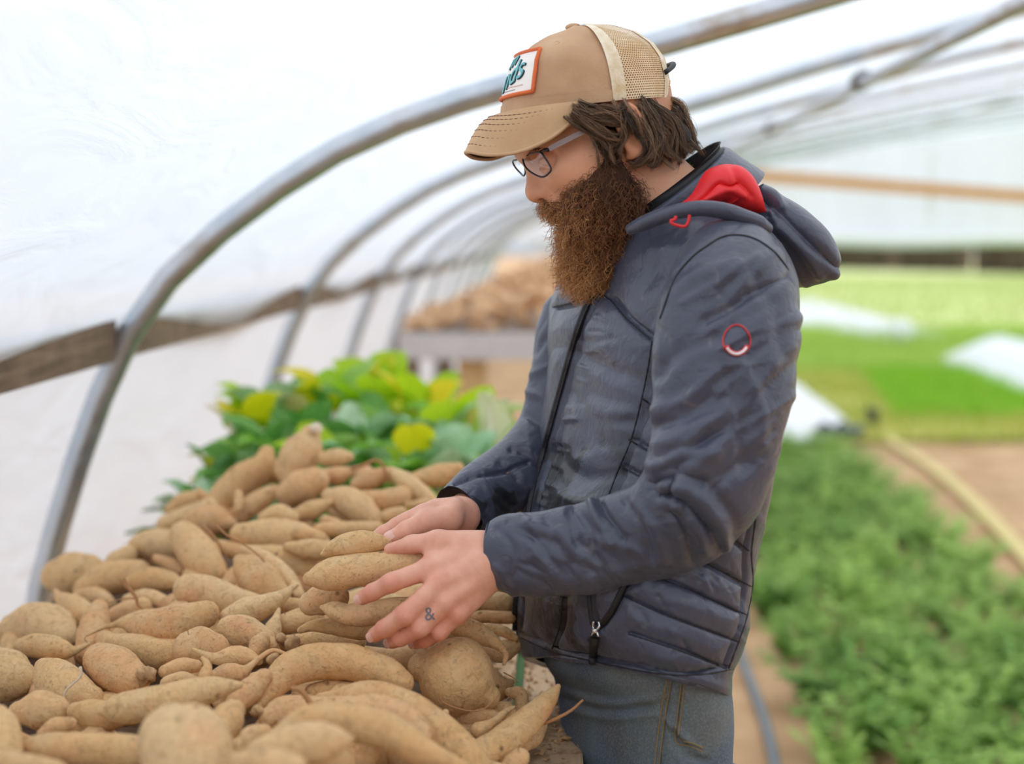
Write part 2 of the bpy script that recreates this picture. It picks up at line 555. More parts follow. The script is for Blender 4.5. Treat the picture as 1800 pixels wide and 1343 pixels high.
blades('grass', lambda y: (3 + 0 * y, 22 + 0 * y), 22.2, 50, 16000, .2, m_grass3, 'pale grass blades in the field beyond', 5, w=.03)

# white row covers, grey sheet, ball, dark bundle
def cover(name, corners, z, label, cat, mat, bulge=.12, n=22, seed=3):
    A, B_, C_, D_ = [np.asarray(q, float) for q in corners]
    v = []
    for i in range(n):
        for j in range(n):
            s, t = i / (n - 1), j / (n - 1)
            q = (A * (1 - s) + B_ * s) * (1 - t) + (D_ * (1 - s) + C_ * s) * t
            e = min(1, 5 * min(s, 1 - s, t, 1 - t))
            v.append((q[0], q[1], z + bulge * e))
    v = np.array(v)
    v[:, 2] += .02 * wob(v, 5.0, seed) 
    v[:, 2] = np.maximum(v[:, 2], z)
    top = v.copy(); bot = v.copy(); bot[:, 2] = z - .01
    f = grid_faces(n, n)
    V = np.vstack([top, bot])
    o = mesh(name, V, np.vstack([f, f[:, ::-1] + n * n]), mat, center=True)
    return tag(o, label, cat)
gz = lambda x, y: PZ(x, y, .06)[:2]
cover('row_cover', [gz(1645, 632), gz(1725, 606), gz(1990, 650), gz(1900, 728)], .06, 'white fabric row cover spread on the green grass at the right edge', 'cover', m_white, .22, seed=5)
cover('row_cover', [gz(1150, 730), gz(1395, 668), gz(1512, 758), gz(1380, 780)], .06, 'white plastic cover lying just behind the man at the end of the crop bed', 'cover', m_white, .12, seed=6)
m_grey = simple('grey_sheet', lin(206, 210, 218), .6)
cover('ground_sheet', [gz(1250, 545), gz(1420, 526), gz(1665, 588), gz(1560, 598)], .07, 'pale grey sheet stretched over the grass farther back', 'sheet', m_grey, .06, seed=7)
bc = PZ(1583, 588, .2)
bm_v, bm_f = [], []
th = np.linspace(0, np.pi, 9); ph = np.linspace(0, 2 * np.pi, 15)[:-1]
for a in th:
    for p_ in ph: bm_v.append(bc + .17 * np.array([math.sin(a) * math.cos(p_), math.sin(a) * math.sin(p_), .95 * math.cos(a)]) + np.array([0, 0, .06]))
tag(mesh('white_ball', bm_v, grid_faces(9, 14, True), m_white, center=True), 'round white ball-like bundle lying on the grey sheet', 'bundle')
m_dark = simple('dark_tarp', lin(58, 66, 82), .6, noise=(lin(90, 98, 112), 8, .4, .7))
b0 = PZ(1474, 757, .13)
v = []
for i in range(18):
    for j in range(10):
        s, t = i / 17 * 2 - 1, j / 10 * 2 * math.pi
        rr = math.sqrt(max(0, 1 - s * s)) ** .7
        v.append(b0 + np.array([.19 * s, .09 * rr * math.cos(t), .055 * rr * math.sin(t) + .02 * math.sin(9 * s) * rr]))
tag(mesh('dark_bundle', v, grid_faces(18, 10, True), m_dark, center=True), 'dark blue-grey crumpled bundle on the edge of the white cover', 'bundle')
m_black = simple('black_plastic', (.016, .016, .018, 1), .45)
b0 = PZ(1534, 738, .1)
pv, pf = tube(np.array([b0 + (0, 0, -.1), b0, b0 + (.005, 0, .06), b0 + (-.05, 0, .075)]), [.05, .045, .04, .03], 10)
tag(mesh('tap_fitting', pv, pf, m_black, center=True), 'small dark hose fitting standing at the end of the yellow hose', 'fitting')
m_hose = simple('yellow_hose', lin(226, 204, 134), .6)
hp = [(1534, 752), (1585, 786), (1640, 822), (1690, 862), (1745, 915), (1810, 985), (1920, 1115)]
c = cr(np.array([PZ(x, y, .03) for x, y in hp]), 40)
t_, N_, B_ = frames(c)
s = np.stack([-t_[:, 1], t_[:, 0], 0 * t_[:, 0]], 1)
v, f = tube(c, 1.0, 10)
v = v.reshape(40, 10, 3) if False else None
th = np.linspace(0, 2 * np.pi, 10, endpoint=False)
v = c[:, None] + s[:, None] * (.048 * np.cos(th))[None, :, None] + np.array([0, 0, 1.0]) * (.013 * np.sin(th))[None, :, None]
tag(mesh('flat_hose', v.reshape(-1, 3), grid_faces(40, 10, True), m_hose, center=True), 'pale yellow lay-flat hose crossing the bare soil', 'hose')
m_drip = simple('grey_hose', lin(128, 136, 142), .6)
c = cr(np.array([PZ(x, y, .012) for x, y in [(1240, 1000), (1290, 1120), (1320, 1200), (1345, 1270), (1362, 1343), (1375, 1450)]]), 30)
t_, _, _ = frames(c)
s = np.stack([-t_[:, 1], t_[:, 0], 0 * t_[:, 0]], 1)
v = c[:, None] + s[:, None] * (.017 * np.cos(th))[None, :, None] + np.array([0, 0, 1.0]) * (.011 * np.sin(th))[None, :, None]
tag(mesh('drip_line', v.reshape(-1, 3), grid_faces(30, 10, True), m_drip, center=True), 'grey drip hose on the soil path behind the man', 'hose')

# feathery crop in the bed beside the path: a few plant meshes, one object per plant
m_crop = leaf_mat('crop_leaf', lin(112, 160, 62), lin(176, 210, 106), .55, .25, 6.0)
def crop_mesh(seed):
    r = np.random.default_rng(seed)
    V, Fc = [np.array([0, 0, 0.0])], []
    for k in range(15):
        az = r.uniform(0, 6.28); L = r.uniform(.13, .24); out = r.uniform(.25, .9)
        sd = np.array([-math.sin(az), math.cos(az), 0]) * .002
        last = None
        for j in range(1, 8):
            t = j / 7
            q = np.array([math.cos(az) * L * out * t, math.sin(az) * L * out * t, L * (t * 1.15 - .55 * t * t * out)])
            n = len(V); V += [q, q + sd]
            Fc.append((0, n, n + 1) if last is None else (last, n, n + 1, last + 1))
            last = n
            for s in (-1, 1):
                a2 = az + s * r.uniform(.5, 1.3)
                ll = .06 * (1 - .55 * t) * r.uniform(.7, 1.3)
                d = np.array([math.cos(a2), math.sin(a2), r.uniform(-.1, .5)]) * ll
                w = np.array([-math.sin(a2), math.cos(a2), r.uniform(-.4, .4)]) * ll * .38
                m = len(V); V += [q + d * .5 + w, q + d, q + d * .5 - w]
                Fc.append((n, m, m + 1, m + 2))
    me = bpy.data.meshes.new('crop_leaves')
    me.from_pydata([tuple(q) for q in V], [], Fc); me.update()
    me.materials.append(m_crop)
    return me
cm = [crop_mesh(40 + k) for k in range(5)]
cnt = 0
for row, xr in enumerate(np.linspace(.80, 1.86, 7)):
    for y in np.arange(2.9, 9.6, .24):
        if cnt >= 170: pass
        yy = y + rng.uniform(-.07, .07); xx = xr + rng.uniform(-.05, .05)
        if row == 0 and rng.random() < .3: continue
        o = bpy.data.objects.new('crop_plant', cm[int(rng.integers(5))])
        o.location = (xx, yy, 0.0); o.rotation_euler = (0, 0, rng.uniform(0, 6.28))
        sc = rng.uniform(.78, 1.15); o.scale = (sc, sc, sc * rng.uniform(.8, 1.1))
        tag(o, 'low feathery green plant in the dense crop bed right of the man', 'plant', 'feathery plants in the crop bed')
        link(o); cnt += 1
# tree line far beyond the end wall
m_bark = simple('bark', lin(84, 70, 60), .9, noise=(lin(50, 42, 38), .6, .4, .65))
m_bush = simple('dark_bush', lin(70, 64, 48), .9, noise=(lin(116, 96, 78), .9, .4, .65))
for k in range(34):
    x = 6 + k * .76; y = 80 - (x - 6) * 1.7 + rng.uniform(-1, 1); h = rng.uniform(5, 7)
    c = cr(np.array([(x, y, -.1), (x + rng.uniform(-.1, .1), y, h * .5), (x + rng.uniform(-.2, .2), y, h)]), 6)
    root = empty('woodland_tree', (x, y, 0), 'bare brown tree in the blurred woodland edge beyond the field', 'tree', 'trees of the woodland edge')
    v, f = tube(c, np.linspace(.26, .12, 6) * rng.uniform(.7, 1.1), 7)
    mesh('trunk', v, f, m_bark, root)
    vv = []
    for i in range(8):
        for j in range(9):
            a, p_ = math.pi * i / 7, 2 * math.pi * j / 9
            q = np.array([math.sin(a) * math.cos(p_) * .66, math.sin(a) * math.sin(p_) * .34, math.cos(a) * 2.6])
            vv.append(np.array([x, y - .9, .35 + rng.uniform(0, .1)]) + q * (1.08 + .03 * rng.normal()))
    mesh('undergrowth', vv, grid_faces(8, 9, True), m_bush, root)
# ================================================================ NEAR BENCH
BZ = 0.90
m_plank = wood('bench_plank', lin(176, 146, 112), lin(214, 184, 148), 8, 1, .9)
nt = m_plank.node_tree; b = nt.nodes['Principled BSDF']      # dried mud smeared on the planks
old = b.inputs['Base Color'].links[0].from_socket
tc = nd(nt, 'ShaderNodeTexCoord'); n = nd(nt, 'ShaderNodeTexNoise', i_Scale=26.0, i_Detail=7.0, i_Roughness=.65)
nt.links.new(tc.outputs['Object'], n.inputs['Vector'])
nt.links.new(mix(nt, ramp(nt, n.outputs['Fac'], [(.47, (0, 0, 0, 1)), (.60, (.85, .85, .85, 1))]), old, lin(132, 100, 68)), b.inputs['Base Color'])
m_oldwood = wood('old_wood', lin(112, 96, 82), lin(168, 150, 134), 8, 0, .9)
bench = empty('slatted_bench', (-.45, 2.6, 0), 'long slatted wooden bench under the near sweet potato heap and the leafy greens', 'bench')
PW, GAP = .0765, .0125
for k in range(10):
    x1 = .032 - k * (PW + GAP)
    v, f = box(x1 - PW, x1, .92 + rng.uniform(-.02, .02), 4.3 + rng.uniform(-.03, .03), BZ - .022, BZ + rng.uniform(-.001, .001))
    o = mesh('plank', v, f, m_plank, bench, smooth=False); bevel(o, .003)
for y in (1.0, 2.05, 3.1, 4.2):
    v, f = box(-.855, .03, y - .02, y + .02, BZ - .115, BZ - .023)
    bevel(mesh('crossbeam', v, f, m_oldwood, bench, smooth=False), .003)
    for x in (-.81, -.03):
        v, f = box(x - .04, x + .04, y + .022, y + .10, 0, BZ - .024)
        bevel(mesh('leg', v, f, m_oldwood, bench, smooth=False), .003)
# a green tub under the bench, seen through the gap between the planks
m_green = simple('green_plastic', lin(104, 176, 84), .5)
tub = []
for (x0, x1, y0, y1, z0, z1) in ((-.34, .02, 1.25, 2.0, .40, .42), (-.36, -.34, 1.23, 2.02, .40, .85), (.01, .03, 1.23, 2.02, .40, .85), (-.36, .03, 1.23, 1.25, .40, .85), (-.36, .03, 2.0, 2.02, .40, .85), (-.38, .05, 1.21, 2.03, .85, .868)):
    tub.append(box(x0, x1, y0, y1, z0, z1))
v, f = join(tub)
tag(mesh('plastic_tub', v, f, m_green, center=True, smooth=False), 'green plastic tub under the bench, glimpsed through the plank gap', 'tub')
v, f = box(-.36, .03, 1.23, 2.02, .0, .40)
tag(mesh('wooden_crate', v, f, m_oldwood, center=True, smooth=False), 'wooden crate under the bench holding up the green tub', 'crate')

# ================================================================ SWEET POTATOES
m_pot, nt, b = mat_new('sweet_potato_skin')
b.inputs['Roughness'].default_value = .82
b.inputs['Specular IOR Level'].default_value = .25
tc = nd(nt, 'ShaderNodeTexCoord'); oi = nd(nt, 'ShaderNodeObjectInfo')
vm = nd(nt, 'ShaderNodeVectorMath', operation='MULTIPLY_ADD')
cx = nd(nt, 'ShaderNodeCombineXYZ')
for k in range(3): nt.links.new(oi.outputs['Random'], cx.inputs[k])
nt.links.new(cx.outputs[0], vm.inputs[0]); vm.inputs[1].default_value = (31, 17, 23)
nt.links.new(tc.outputs['Object'], vm.inputs[2])
def pn(scale, detail=5.0, dist=0.0, rough=.55):
    n = nd(nt, 'ShaderNodeTexNoise', i_Scale=scale, i_Detail=detail, i_Distortion=dist, i_Roughness=rough)
    nt.links.new(vm.outputs[0], n.inputs['Vector'])
    return n.outputs['Fac']
c = ramp(nt, oi.outputs['Random'], [(0, lin(224, 178, 122)), (.35, lin(234, 193, 138)), (.7, lin(226, 176, 124)), (1, lin(238, 202, 150))])
c = mix(nt, ramp(nt, pn(13, 3), [(.55, (0, 0, 0, 1)), (.74, (.45, .45, .45, 1))]), c, lin(222, 154, 116))
c = mix(nt, ramp(nt, pn(34, 6), [(.45, (0, 0, 0, 1)), (.68, (.55, .55, .55, 1))]), c, lin(226, 196, 150))
c = mix(nt, ramp(nt, pn(95, 7, .8, .65), [(.50, (0, 0, 0, 1)), (.70, (.5, .5, .5, 1))]), c, lin(160, 122, 82))
c = mix(nt, ramp(nt, pn(240, 3, .6), [(.60, (0, 0, 0, 1)), (.74, (.55, .55, .55, 1))]), c, lin(128, 96, 62))
vo = nd(nt, 'ShaderNodeTexVoronoi', i_Scale=48.0)
nt.links.new(vm.outputs[0], vo.inputs['Vector'])
eye = nd(nt, 'ShaderNodeMath', operation='MULTIPLY')
nt.links.new(ramp(nt, vo.outputs['Distance'], [(.08, (1, 1, 1, 1)), (.20, (0, 0, 0, 1))]), eye.inputs[0])
nt.links.new(ramp(nt, pn(30, 2), [(.52, (0, 0, 0, 1)), (.60, (.75, .75, .75, 1))]), eye.inputs[1])
c = mix(nt, eye.outputs[0], c, lin(104, 74, 48))
nt.links.new(c, b.inputs['Base Color'])
ad = nd(nt, 'ShaderNodeMath', operation='ADD')
nt.links.new(pn(110, 8, .8, .65), ad.inputs[0]); nt.links.new(pn(38, 5), ad.inputs[1])
bp = nd(nt, 'ShaderNodeBump', i_Strength=.9, i_Distance=.004)
nt.links.new(ad.outputs[0], bp.inputs['Height'])
nt.links.new(bp.outputs[0], b.inputs['Normal'])
m_root = simple('root_fibre', lin(176, 128, 84), .8)
m_pale = simple('pale_root_tip', lin(226, 208, 180), .8)
m_clod = simple('soil_clod', lin(206, 168, 122), .95, noise=(lin(160, 122, 82), 60, .4, .65), bump=1.0, bscale=120)

HD = np.array([(540, 780, 2.30), (430, 850, 2.3), (320, 890, 2.35), (80, 1000, 2.3), (240, 960, 2.25), (0, 1100, 2.02), (60, 1100, 1.95), (150, 1100, 1.85),
               (450, 1000, 1.9), (650, 900, 2.1), (780, 850, 2.2), (300, 1100, 1.68), (100, 1180, 1.62), (200, 1180, 1.56), (200, 1250, 1.42), (0, 1290, 1.30),
               (330, 1320, 1.20), (420, 1140, 1.60), (600, 1190, 1.5), (800, 1190, 1.53), (900, 1290, 1.45), (930, 1240, 1.55), (600, 1320, 1.22), (780, 1330, 1.3),
               (860, 1140, 1.62), (880, 1060, 1.75), (120, 1330, 1.22), (500, 1250, 1.38), (700, 1050, 1.76)], float)
def _k(a, b_):
    return np.linalg.norm(a[:, None, :2] - b_[None, :, :2], axis=2)
_A = np.block([[_k(HD, HD) + 3 * np.eye(len(HD)), np.ones((len(HD), 1))], [np.ones((1, len(HD))), np.zeros((1, 1))]])
_W = np.linalg.solve(_A, np.append(HD[:, 2], 0))
def heap_d(xy):
    xy = np.atleast_2d(np.asarray(xy, float))[:, :2]
    return np.hstack([_k(xy, HD), np.ones((len(xy), 1))]) @ _W

L = []          # (spine pixels with radius, label, fixed depth or None, depth nudge)
def T(label, *sp, d=None, dd=0.0):
    L.append([np.array(sp, float), label, d, dd])
# --- left edge and left middle
T('big round sweet potato with dark eyes beside the steel hoop at the far left', (103, 1012, 30), (127, 1009, 39), (152, 1006, 33))
T('pale sweet potato peeping out behind at the left skyline of the heap', (202, 988, 18), (225, 976, 18))
T('plump sweet potato with a blunt dark left tip on the left skyline of the heap', (229, 968, 10), (240, 962, 20), (270, 956, 29), (302, 956, 27))
T('pinkish creased sweet potato between the big round one and the skyline', (150, 1036, 22), (190, 1018, 31), (240, 1010, 27))
T('tapered sweet potato with a pale hooked right tip, left side of the heap', (232, 1023, 14), (265, 1018, 22), (298, 1022, 18), (318, 1030, 8), (331, 1034, 4))
T('sweet potato with a snout-like brown tip pointing up left, near the hoop foot', (97, 1038, 4), (104, 1049, 9), (122, 1063, 20), (143, 1080, 26), (160, 1090, 22), dd=-.02)
T('fuzzy cracked sweet potato directly behind the snout-tipped one', (140, 1052, 15), (168, 1050, 19), (192, 1062, 13), dd=.03)
T('big ringed sweet potato with fine horizontal grooves at the left picture edge', (24, 1104, 26), (55, 1098, 39), (92, 1106, 41), (115, 1122, 24))
T('sliver of a sweet potato cut by the left picture edge above the round brown one', (-18, 1112, 20), (3, 1122, 13), dd=.02)
T('spindle sweet potato with a thin tail pointing right, lying on the big ringed one', (36, 1134, 12), (62, 1135, 22), (97, 1139, 21), (125, 1145, 11), (140, 1140, 6), (156, 1132, 3.5), dd=-.05)
T('upright oval sweet potato leaning between the snout-tipped and the long-tailed ones', (174, 1070, 16), (168, 1092, 25), (160, 1122, 27), (150, 1150, 20))
T('large knobbly sweet potato with a long thin tail pointing left, centre left', (153, 1117, 2), (185, 1102, 4), (216, 1097, 8), (244, 1101, 22), (283, 1104, 35), (325, 1092, 33), (362, 1079, 25), dd=-.05)
T('cracked dusty sweet potato under the spiky root tuft', (200, 1086, 18), (225, 1076, 21), (250, 1068, 18), dd=.03)
T('orange-tinged sweet potato just above the spiky root tuft', (225, 1056, 12), (260, 1051, 16), (292, 1062, 13), dd=.03)
T('shaded sweet potato in the dark hollow below the large knobbly one', (198, 1128, 14), (238, 1138, 24), (288, 1150, 26), dd=.03)
T('smooth pale egg-shaped sweet potato in the middle of the left heap', (178, 1163, 31), (204, 1178, 41), (232, 1195, 33), dd=-.03)
T('round brown sweet potato half cut by the left picture edge', (-10, 1180, 44), (15, 1188, 47), (30, 1192, 34))
T('large broad sweet potato with a thin curling root on its face, lower left', (76, 1172, 16), (96, 1193, 35), (125, 1215, 38), (158, 1228, 24), dd=-.02)
T('shadowy round sweet potato below the one with the curling root', (36, 1252, 22), (65, 1248, 35), (95, 1250, 28))
T('blurred tan sweet potato cut by the lower left picture edge', (-14, 1272, 34), (-2, 1290, 38), (8, 1325, 32), dd=-.03)
T('stubby sweet potato poking out left from under the long smooth one', (134, 1250, 16), (155, 1254, 25), (190, 1260, 26), (215, 1256, 20))
T('long smooth sweet potato tapering to the right across the lower left heap', (178, 1250, 8), (208, 1246, 27), (270, 1238, 32), (330, 1222, 28), (380, 1210, 20), (421, 1204, 6), dd=-.04)
T('very big blurred round sweet potato at the bottom edge, left of centre', (305, 1298, 62), (325, 1315, 80), (335, 1350, 78), dd=-.04)
T('blunt sweet potato tucked against the right side of the very big blurred one', (384, 1290, 26), (400, 1264, 29), (410, 1250, 21))
T('long blurred sweet potato lying flat along the bottom left edge', (48, 1312, 18), (90, 1314, 27), (150, 1318, 30), (235, 1322, 30))
T('small curved sweet potato above the long blurred one at bottom left', (72, 1288, 7), (95, 1278, 16), (122, 1273, 13), dd=.02)
T('blurred brown sweet potato along the bottom left corner', (-10, 1333, 14), (40, 1345, 22), (100, 1358, 20), dd=-.06)
# --- middle
T('dirty sweet potato with a black hole at its lower right tip, upper middle', (320, 938, 22), (334, 956, 31), (356, 985, 33), (379, 1003, 22), (389, 1008, 12), dd=-.04)
T('small orange finger-like sweet potato beside the one with the black hole', (274, 981, 7), (300, 992, 12), (321, 1004, 10))
T('wide pinkish sweet potato lying under the one with the black hole', (332, 1036, 27), (365, 1041, 30), (410, 1056, 26), (448, 1061, 18))
T('wedge-shaped sweet potato with a corner pointing up, centre of the heap', (419, 984, 9), (440, 1005, 30), (465, 1030, 35), (489, 1046, 23), dd=.02)
T('pale crescent sweet potato curving down right behind a dark thin root', (430, 965, 9), (470, 985, 14), (505, 1015, 15), (527, 1047, 10), dd=-.02)
T('long pale sweet potato behind the crescent one', (440, 975, 18), (490, 985, 26), (540, 1000, 24), (570, 1010, 18), dd=.05)
T('long plump sweet potato across the upper middle of the heap', (424, 940, 20), (470, 940, 27), (520, 945, 28), (560, 955, 20))
T('smooth rose-tinted sweet potato left of the held small one', (505, 962, 9), (545, 966, 18), (598, 968, 16), dd=-.03)
T('shaded small sweet potato between the holed one and the wedge-shaped one', (386, 960, 12), (412, 968, 15), (440, 974, 13), dd=.03)
T('carrot-like sweet potato tapering up right, middle of the heap', (402, 1086, 18), (430, 1077, 25), (465, 1065, 21), (495, 1049, 12), (510, 1036, 7), (522, 1028, 3.5), dd=-.03)
T('brown broad sweet potato facing forward right of the large knobbly one', (407, 1106, 26), (430, 1111, 30), (463, 1124, 20), (480, 1136, 10), dd=-.02)
T('small sweet potato with a pointed tip sticking up, left below the hands', (490, 1072, 4), (486, 1086, 8), (480, 1105, 15), (478, 1120, 14))
T('dusty sweet potato right of the small up-pointing one', (500, 1096, 18), (530, 1090, 22), (552, 1085, 18), dd=.02)
T('small tan sweet potato beneath the carrot-like tip', (498, 1062, 13), (525, 1066, 14), dd=.02)
T('round clay-crusted sweet potato in the centre of the heap', (334, 1141, 31), (354, 1138, 36), (376, 1140, 27), dd=-.03)
T('little upright egg-shaped sweet potato beside the soil clods', (448, 1146, 13), (455, 1134, 18), (461, 1126, 14), dd=-.02)
T('spindle-shaped sweet potato with a spike pointing left over the clay-crusted one', (339, 1141, 2.5), (358, 1150, 6), (380, 1158, 11), (410, 1153, 19), (433, 1155, 16), (455, 1163, 7), dd=-.07)
T('onion-like sweet potato with a long root arching up right', (372, 1191, 9), (394, 1186, 18), (420, 1185, 18), (436, 1175, 8), (455, 1158, 5), (480, 1143, 4), (506, 1151, 2.5), dd=-.06)
T('small crooked sweet potato stub standing left of the onion-like one', (356, 1157, 4), (365, 1169, 7), (362, 1182, 11), (359, 1191, 10), dd=-.08)
T('small ribbed sweet potato above the long smooth one', (290, 1180, 12), (320, 1172, 16), (345, 1171, 11))
T('half-hidden pale sweet potato resting on top of the long smooth one', (294, 1201, 13), (320, 1196, 16), (345, 1199, 10), dd=.01)
T('straight thick sweet potato leaning up right, beside the big arched one', (413, 1237, 18), (440, 1213, 22), (463, 1190, 16), dd=-.01)
T('big arched sweet potato curving over the lower middle of the heap', (452, 1243, 7), (475, 1215, 20), (508, 1180, 31), (560, 1163, 33), (620, 1165, 32), (675, 1181, 29), (708, 1200, 20), dd=-.04)
T('orange-tinged sweet potato lying in the arch of the big curved one', (550, 1216, 15), (600, 1209, 18), (670, 1206, 15), dd=.02)
T('small tan lump of a sweet potato under the arch', (562, 1226, 8), (590, 1225, 12), (612, 1225, 10))
T('pink-spotted sweet potato with a curled root stub, bottom centre', (474, 1262, 20), (502, 1255, 31), (560, 1255, 30), (615, 1250, 26))
T('long tan sweet potato running down right from under the big round one', (610, 1226, 20), (660, 1225, 30), (730, 1258, 35), (790, 1308, 38), (830, 1350, 35))
T('pale humped sweet potato between the long foreground ones', (600, 1246, 18), (660, 1246, 27), (708, 1266, 31), (738, 1292, 24), dd=-.04)
T('long bent blurred sweet potato drooping to the right in the foreground', (492, 1292, 18), (540, 1275, 33), (610, 1272, 34), (680, 1286, 33), (738, 1320, 27), (788, 1340, 17), (838, 1362, 8), dd=-.07)
T('blurred sweet potato with a nipple-like right tip in the foreground', (455, 1322, 22), (508, 1311, 36), (568, 1306, 37), (603, 1300, 19), (617, 1299, 6), dd=-.13)
T('out-of-focus sweet potato hump at the bottom edge below the nipple-tipped one', (420, 1338, 18), (468, 1342, 28), (515, 1350, 24), dd=-.17)
T('rough muddy sweet potato wedged right of the very big blurred one', (425, 1310, 14), (441, 1292, 16), (465, 1285, 12))
T('big round sweet potato with a thin root around it, directly below the hands', (742, 1172, 26), (758, 1176, 50), (780, 1183, 66), (802, 1192, 72), (826, 1204, 63), (846, 1216, 44), (858, 1224, 22))
T('long pointed sweet potato aiming up right over the bench edge', (981, 1207, 5), (963, 1231, 17), (935, 1260, 24), (895, 1295, 28), (855, 1325, 32), (820, 1350, 34), dd=-.02)
T('small spike-shaped sweet potato between the big round and the long pointed ones', (842, 1284, 15), (866, 1271, 9), (889, 1251, 6), (904, 1243, 3))
T('shaded sweet potato under the right side of the big round one', (868, 1242, 10), (886, 1251, 18), (901, 1262, 15), dd=.03)
T('grey curled muddy sweet potato lying against the bench planks', (895, 1217, 8), (914, 1221, 13), (917, 1246, 12), dd=.05)
T('short muddy sweet potato behind the long pointed one, on the edge plank', (956, 1277, 7), (940, 1297, 14), (924, 1312, 10), dd=.04)
T('blunt sweet potato end at the bottom edge right of the long pointed one', (898, 1345, 18), (915, 1332, 17))
T('curved sweet potato with a hooked thin tail sticking out right under the hand', (780, 1090, 16), (815, 1103, 20), (850, 1118, 17), (880, 1138, 8), (890, 1155, 5), (886, 1166, 3.5), dd=-.08)
T('tan sweet potato visible between the wrist and the jacket front', (815, 1063, 16), (850, 1058, 19), (890, 1060, 18))
T('slim sweet potato below the wrist, next to the jacket front', (818, 1086, 7), (850, 1084, 11), (896, 1086, 11))
T('thin brown sweet potato beside the jacket hem above the hooked tail', (858, 1101, 6), (885, 1110, 10), (906, 1122, 6))
T('dark muddy sweet potato under the hooked tail at the bench edge', (848, 1136, 14), (880, 1146, 20), (903, 1136, 14), dd=.04)
T('dusty sweet potato in the shadow below the left hand', (505, 1131, 15), (540, 1128, 18), (590, 1126, 18), (630, 1130, 14), dd=.02)
T('shadowy sweet potato deep under the fingertips', (640, 1150, 16), (690, 1160, 22), (740, 1150, 22), dd=.08)
# --- upper part
T('two-lobed sweet potato with legs on the top left ridge of the heap', (468, 798, 15), (460, 820, 25), (430, 842, 30), (398, 868, 28), (380, 890, 22))
T('short leg-like sweet potato knob hanging from the two-lobed one', (419, 868, 8), (420, 884, 9), (419, 896, 6), dd=-.05)
T('large rosy sweet potato topping the heap in front of the leafy greens', (546, 764, 17), (537, 785, 32), (520, 814, 34), (512, 835, 24))
T('pink smooth sweet potato at the upper left foot of the ridge', (300, 896, 11), (325, 882, 18), (350, 876, 13))
T('reddish pointed sweet potato nub above the pink smooth one', (348, 859, 3), (356, 869, 8), (366, 876, 7))
T('long sweet potato on the left slope under the pink smooth one', (290, 921, 15), (330, 906, 18), (370, 890, 15))
T('tan sweet potato with a dark notch at its right end, left slope', (346, 920, 25), (380, 915, 27), (407, 920, 11))
T('smooth oval sweet potato below the large rosy one', (508, 868, 23), (530, 857, 30), (554, 846, 25))
T('sweet potato lying diagonally below the two-lobed one', (420, 905, 17), (455, 880, 18), (480, 864, 13))
T('small humped sweet potato in the upper middle of the heap', (466, 911, 13), (490, 903, 18), (514, 910, 13), dd=-.02)
T('pointed sweet potato aiming right under the smooth oval one', (520, 906, 12), (550, 896, 18), (578, 884, 8))
T('thick tan sweet potato sloping down right, upper centre', (580, 872, 15), (605, 879, 26), (638, 900, 27), (658, 916, 17))
T('short sweet potato left of the arching thin root', (570, 836, 12), (595, 835, 16), (612, 829, 10))
T('sweet potato under the arching thin root at the back of the heap', (626, 851, 11), (650, 843, 18), (684, 831, 12))
T('small brown sweet potato tucked behind the large rosy one', (572, 806, 14), (595, 804, 17), (613, 803, 10))
T('rounded sweet potato with a red snout, back of the heap', (640, 866, 5), (655, 872, 12), (680, 879, 22), (705, 873, 19))
T('long slanting sweet potato at the back right of the heap', (690, 830, 9), (715, 848, 17), (745, 872, 16), (764, 885, 10))
T('humped tan sweet potato by the far sleeve at the back of the heap', (730, 842, 12), (775, 834, 20), (806, 822, 10))
T('small round sweet potato in front of the far hand', (680, 908, 12), (705, 902, 12))
T('small brown sweet potato near the far cuff', (718, 888, 7), (748, 885, 9))
T('small tan sweet potato below the pointed right-aiming one', (572, 916, 11), (592, 922, 11))
T('flat sweet potato between the thick sloping one and the far hand', (562, 931, 12), (610, 931, 15), (662, 930, 13))
T('half-hidden sweet potato above the rose-tinted one', (522, 936, 12), (562, 946, 13))
# --- held in the hands
T('small knobby sweet potato with a left beak, held on top between both hands', (567, 974, 4), (580, 967, 12), (605, 959, 21), (640, 955, 23), (667, 955, 17), (681, 955, 9), d=1.545)
T('big pale sweet potato gripped in the near hand', (545, 1017, 13), (573, 1012, 28), (620, 1003, 30), (670, 998, 29), (720, 990, 25), (745, 985, 19), d=1.53)
T('sweet potato with soil on it right under the gripped pale one', (547, 1061, 21), (563, 1055, 26), (592, 1050, 22), d=1.575)
T('sweet potato with a pointed left tip under the index finger', (567, 1068, 5), (585, 1072, 16), (610, 1081, 19), (645, 1079, 22), (690, 1070, 20), (730, 1064, 15), d=1.535)
T('dark thin muddy sweet potato in the shadow under the held ones', (528, 1108, 6), (550, 1100, 10), (582, 1101, 14), (630, 1108, 17), (668, 1110, 14), d=1.59)

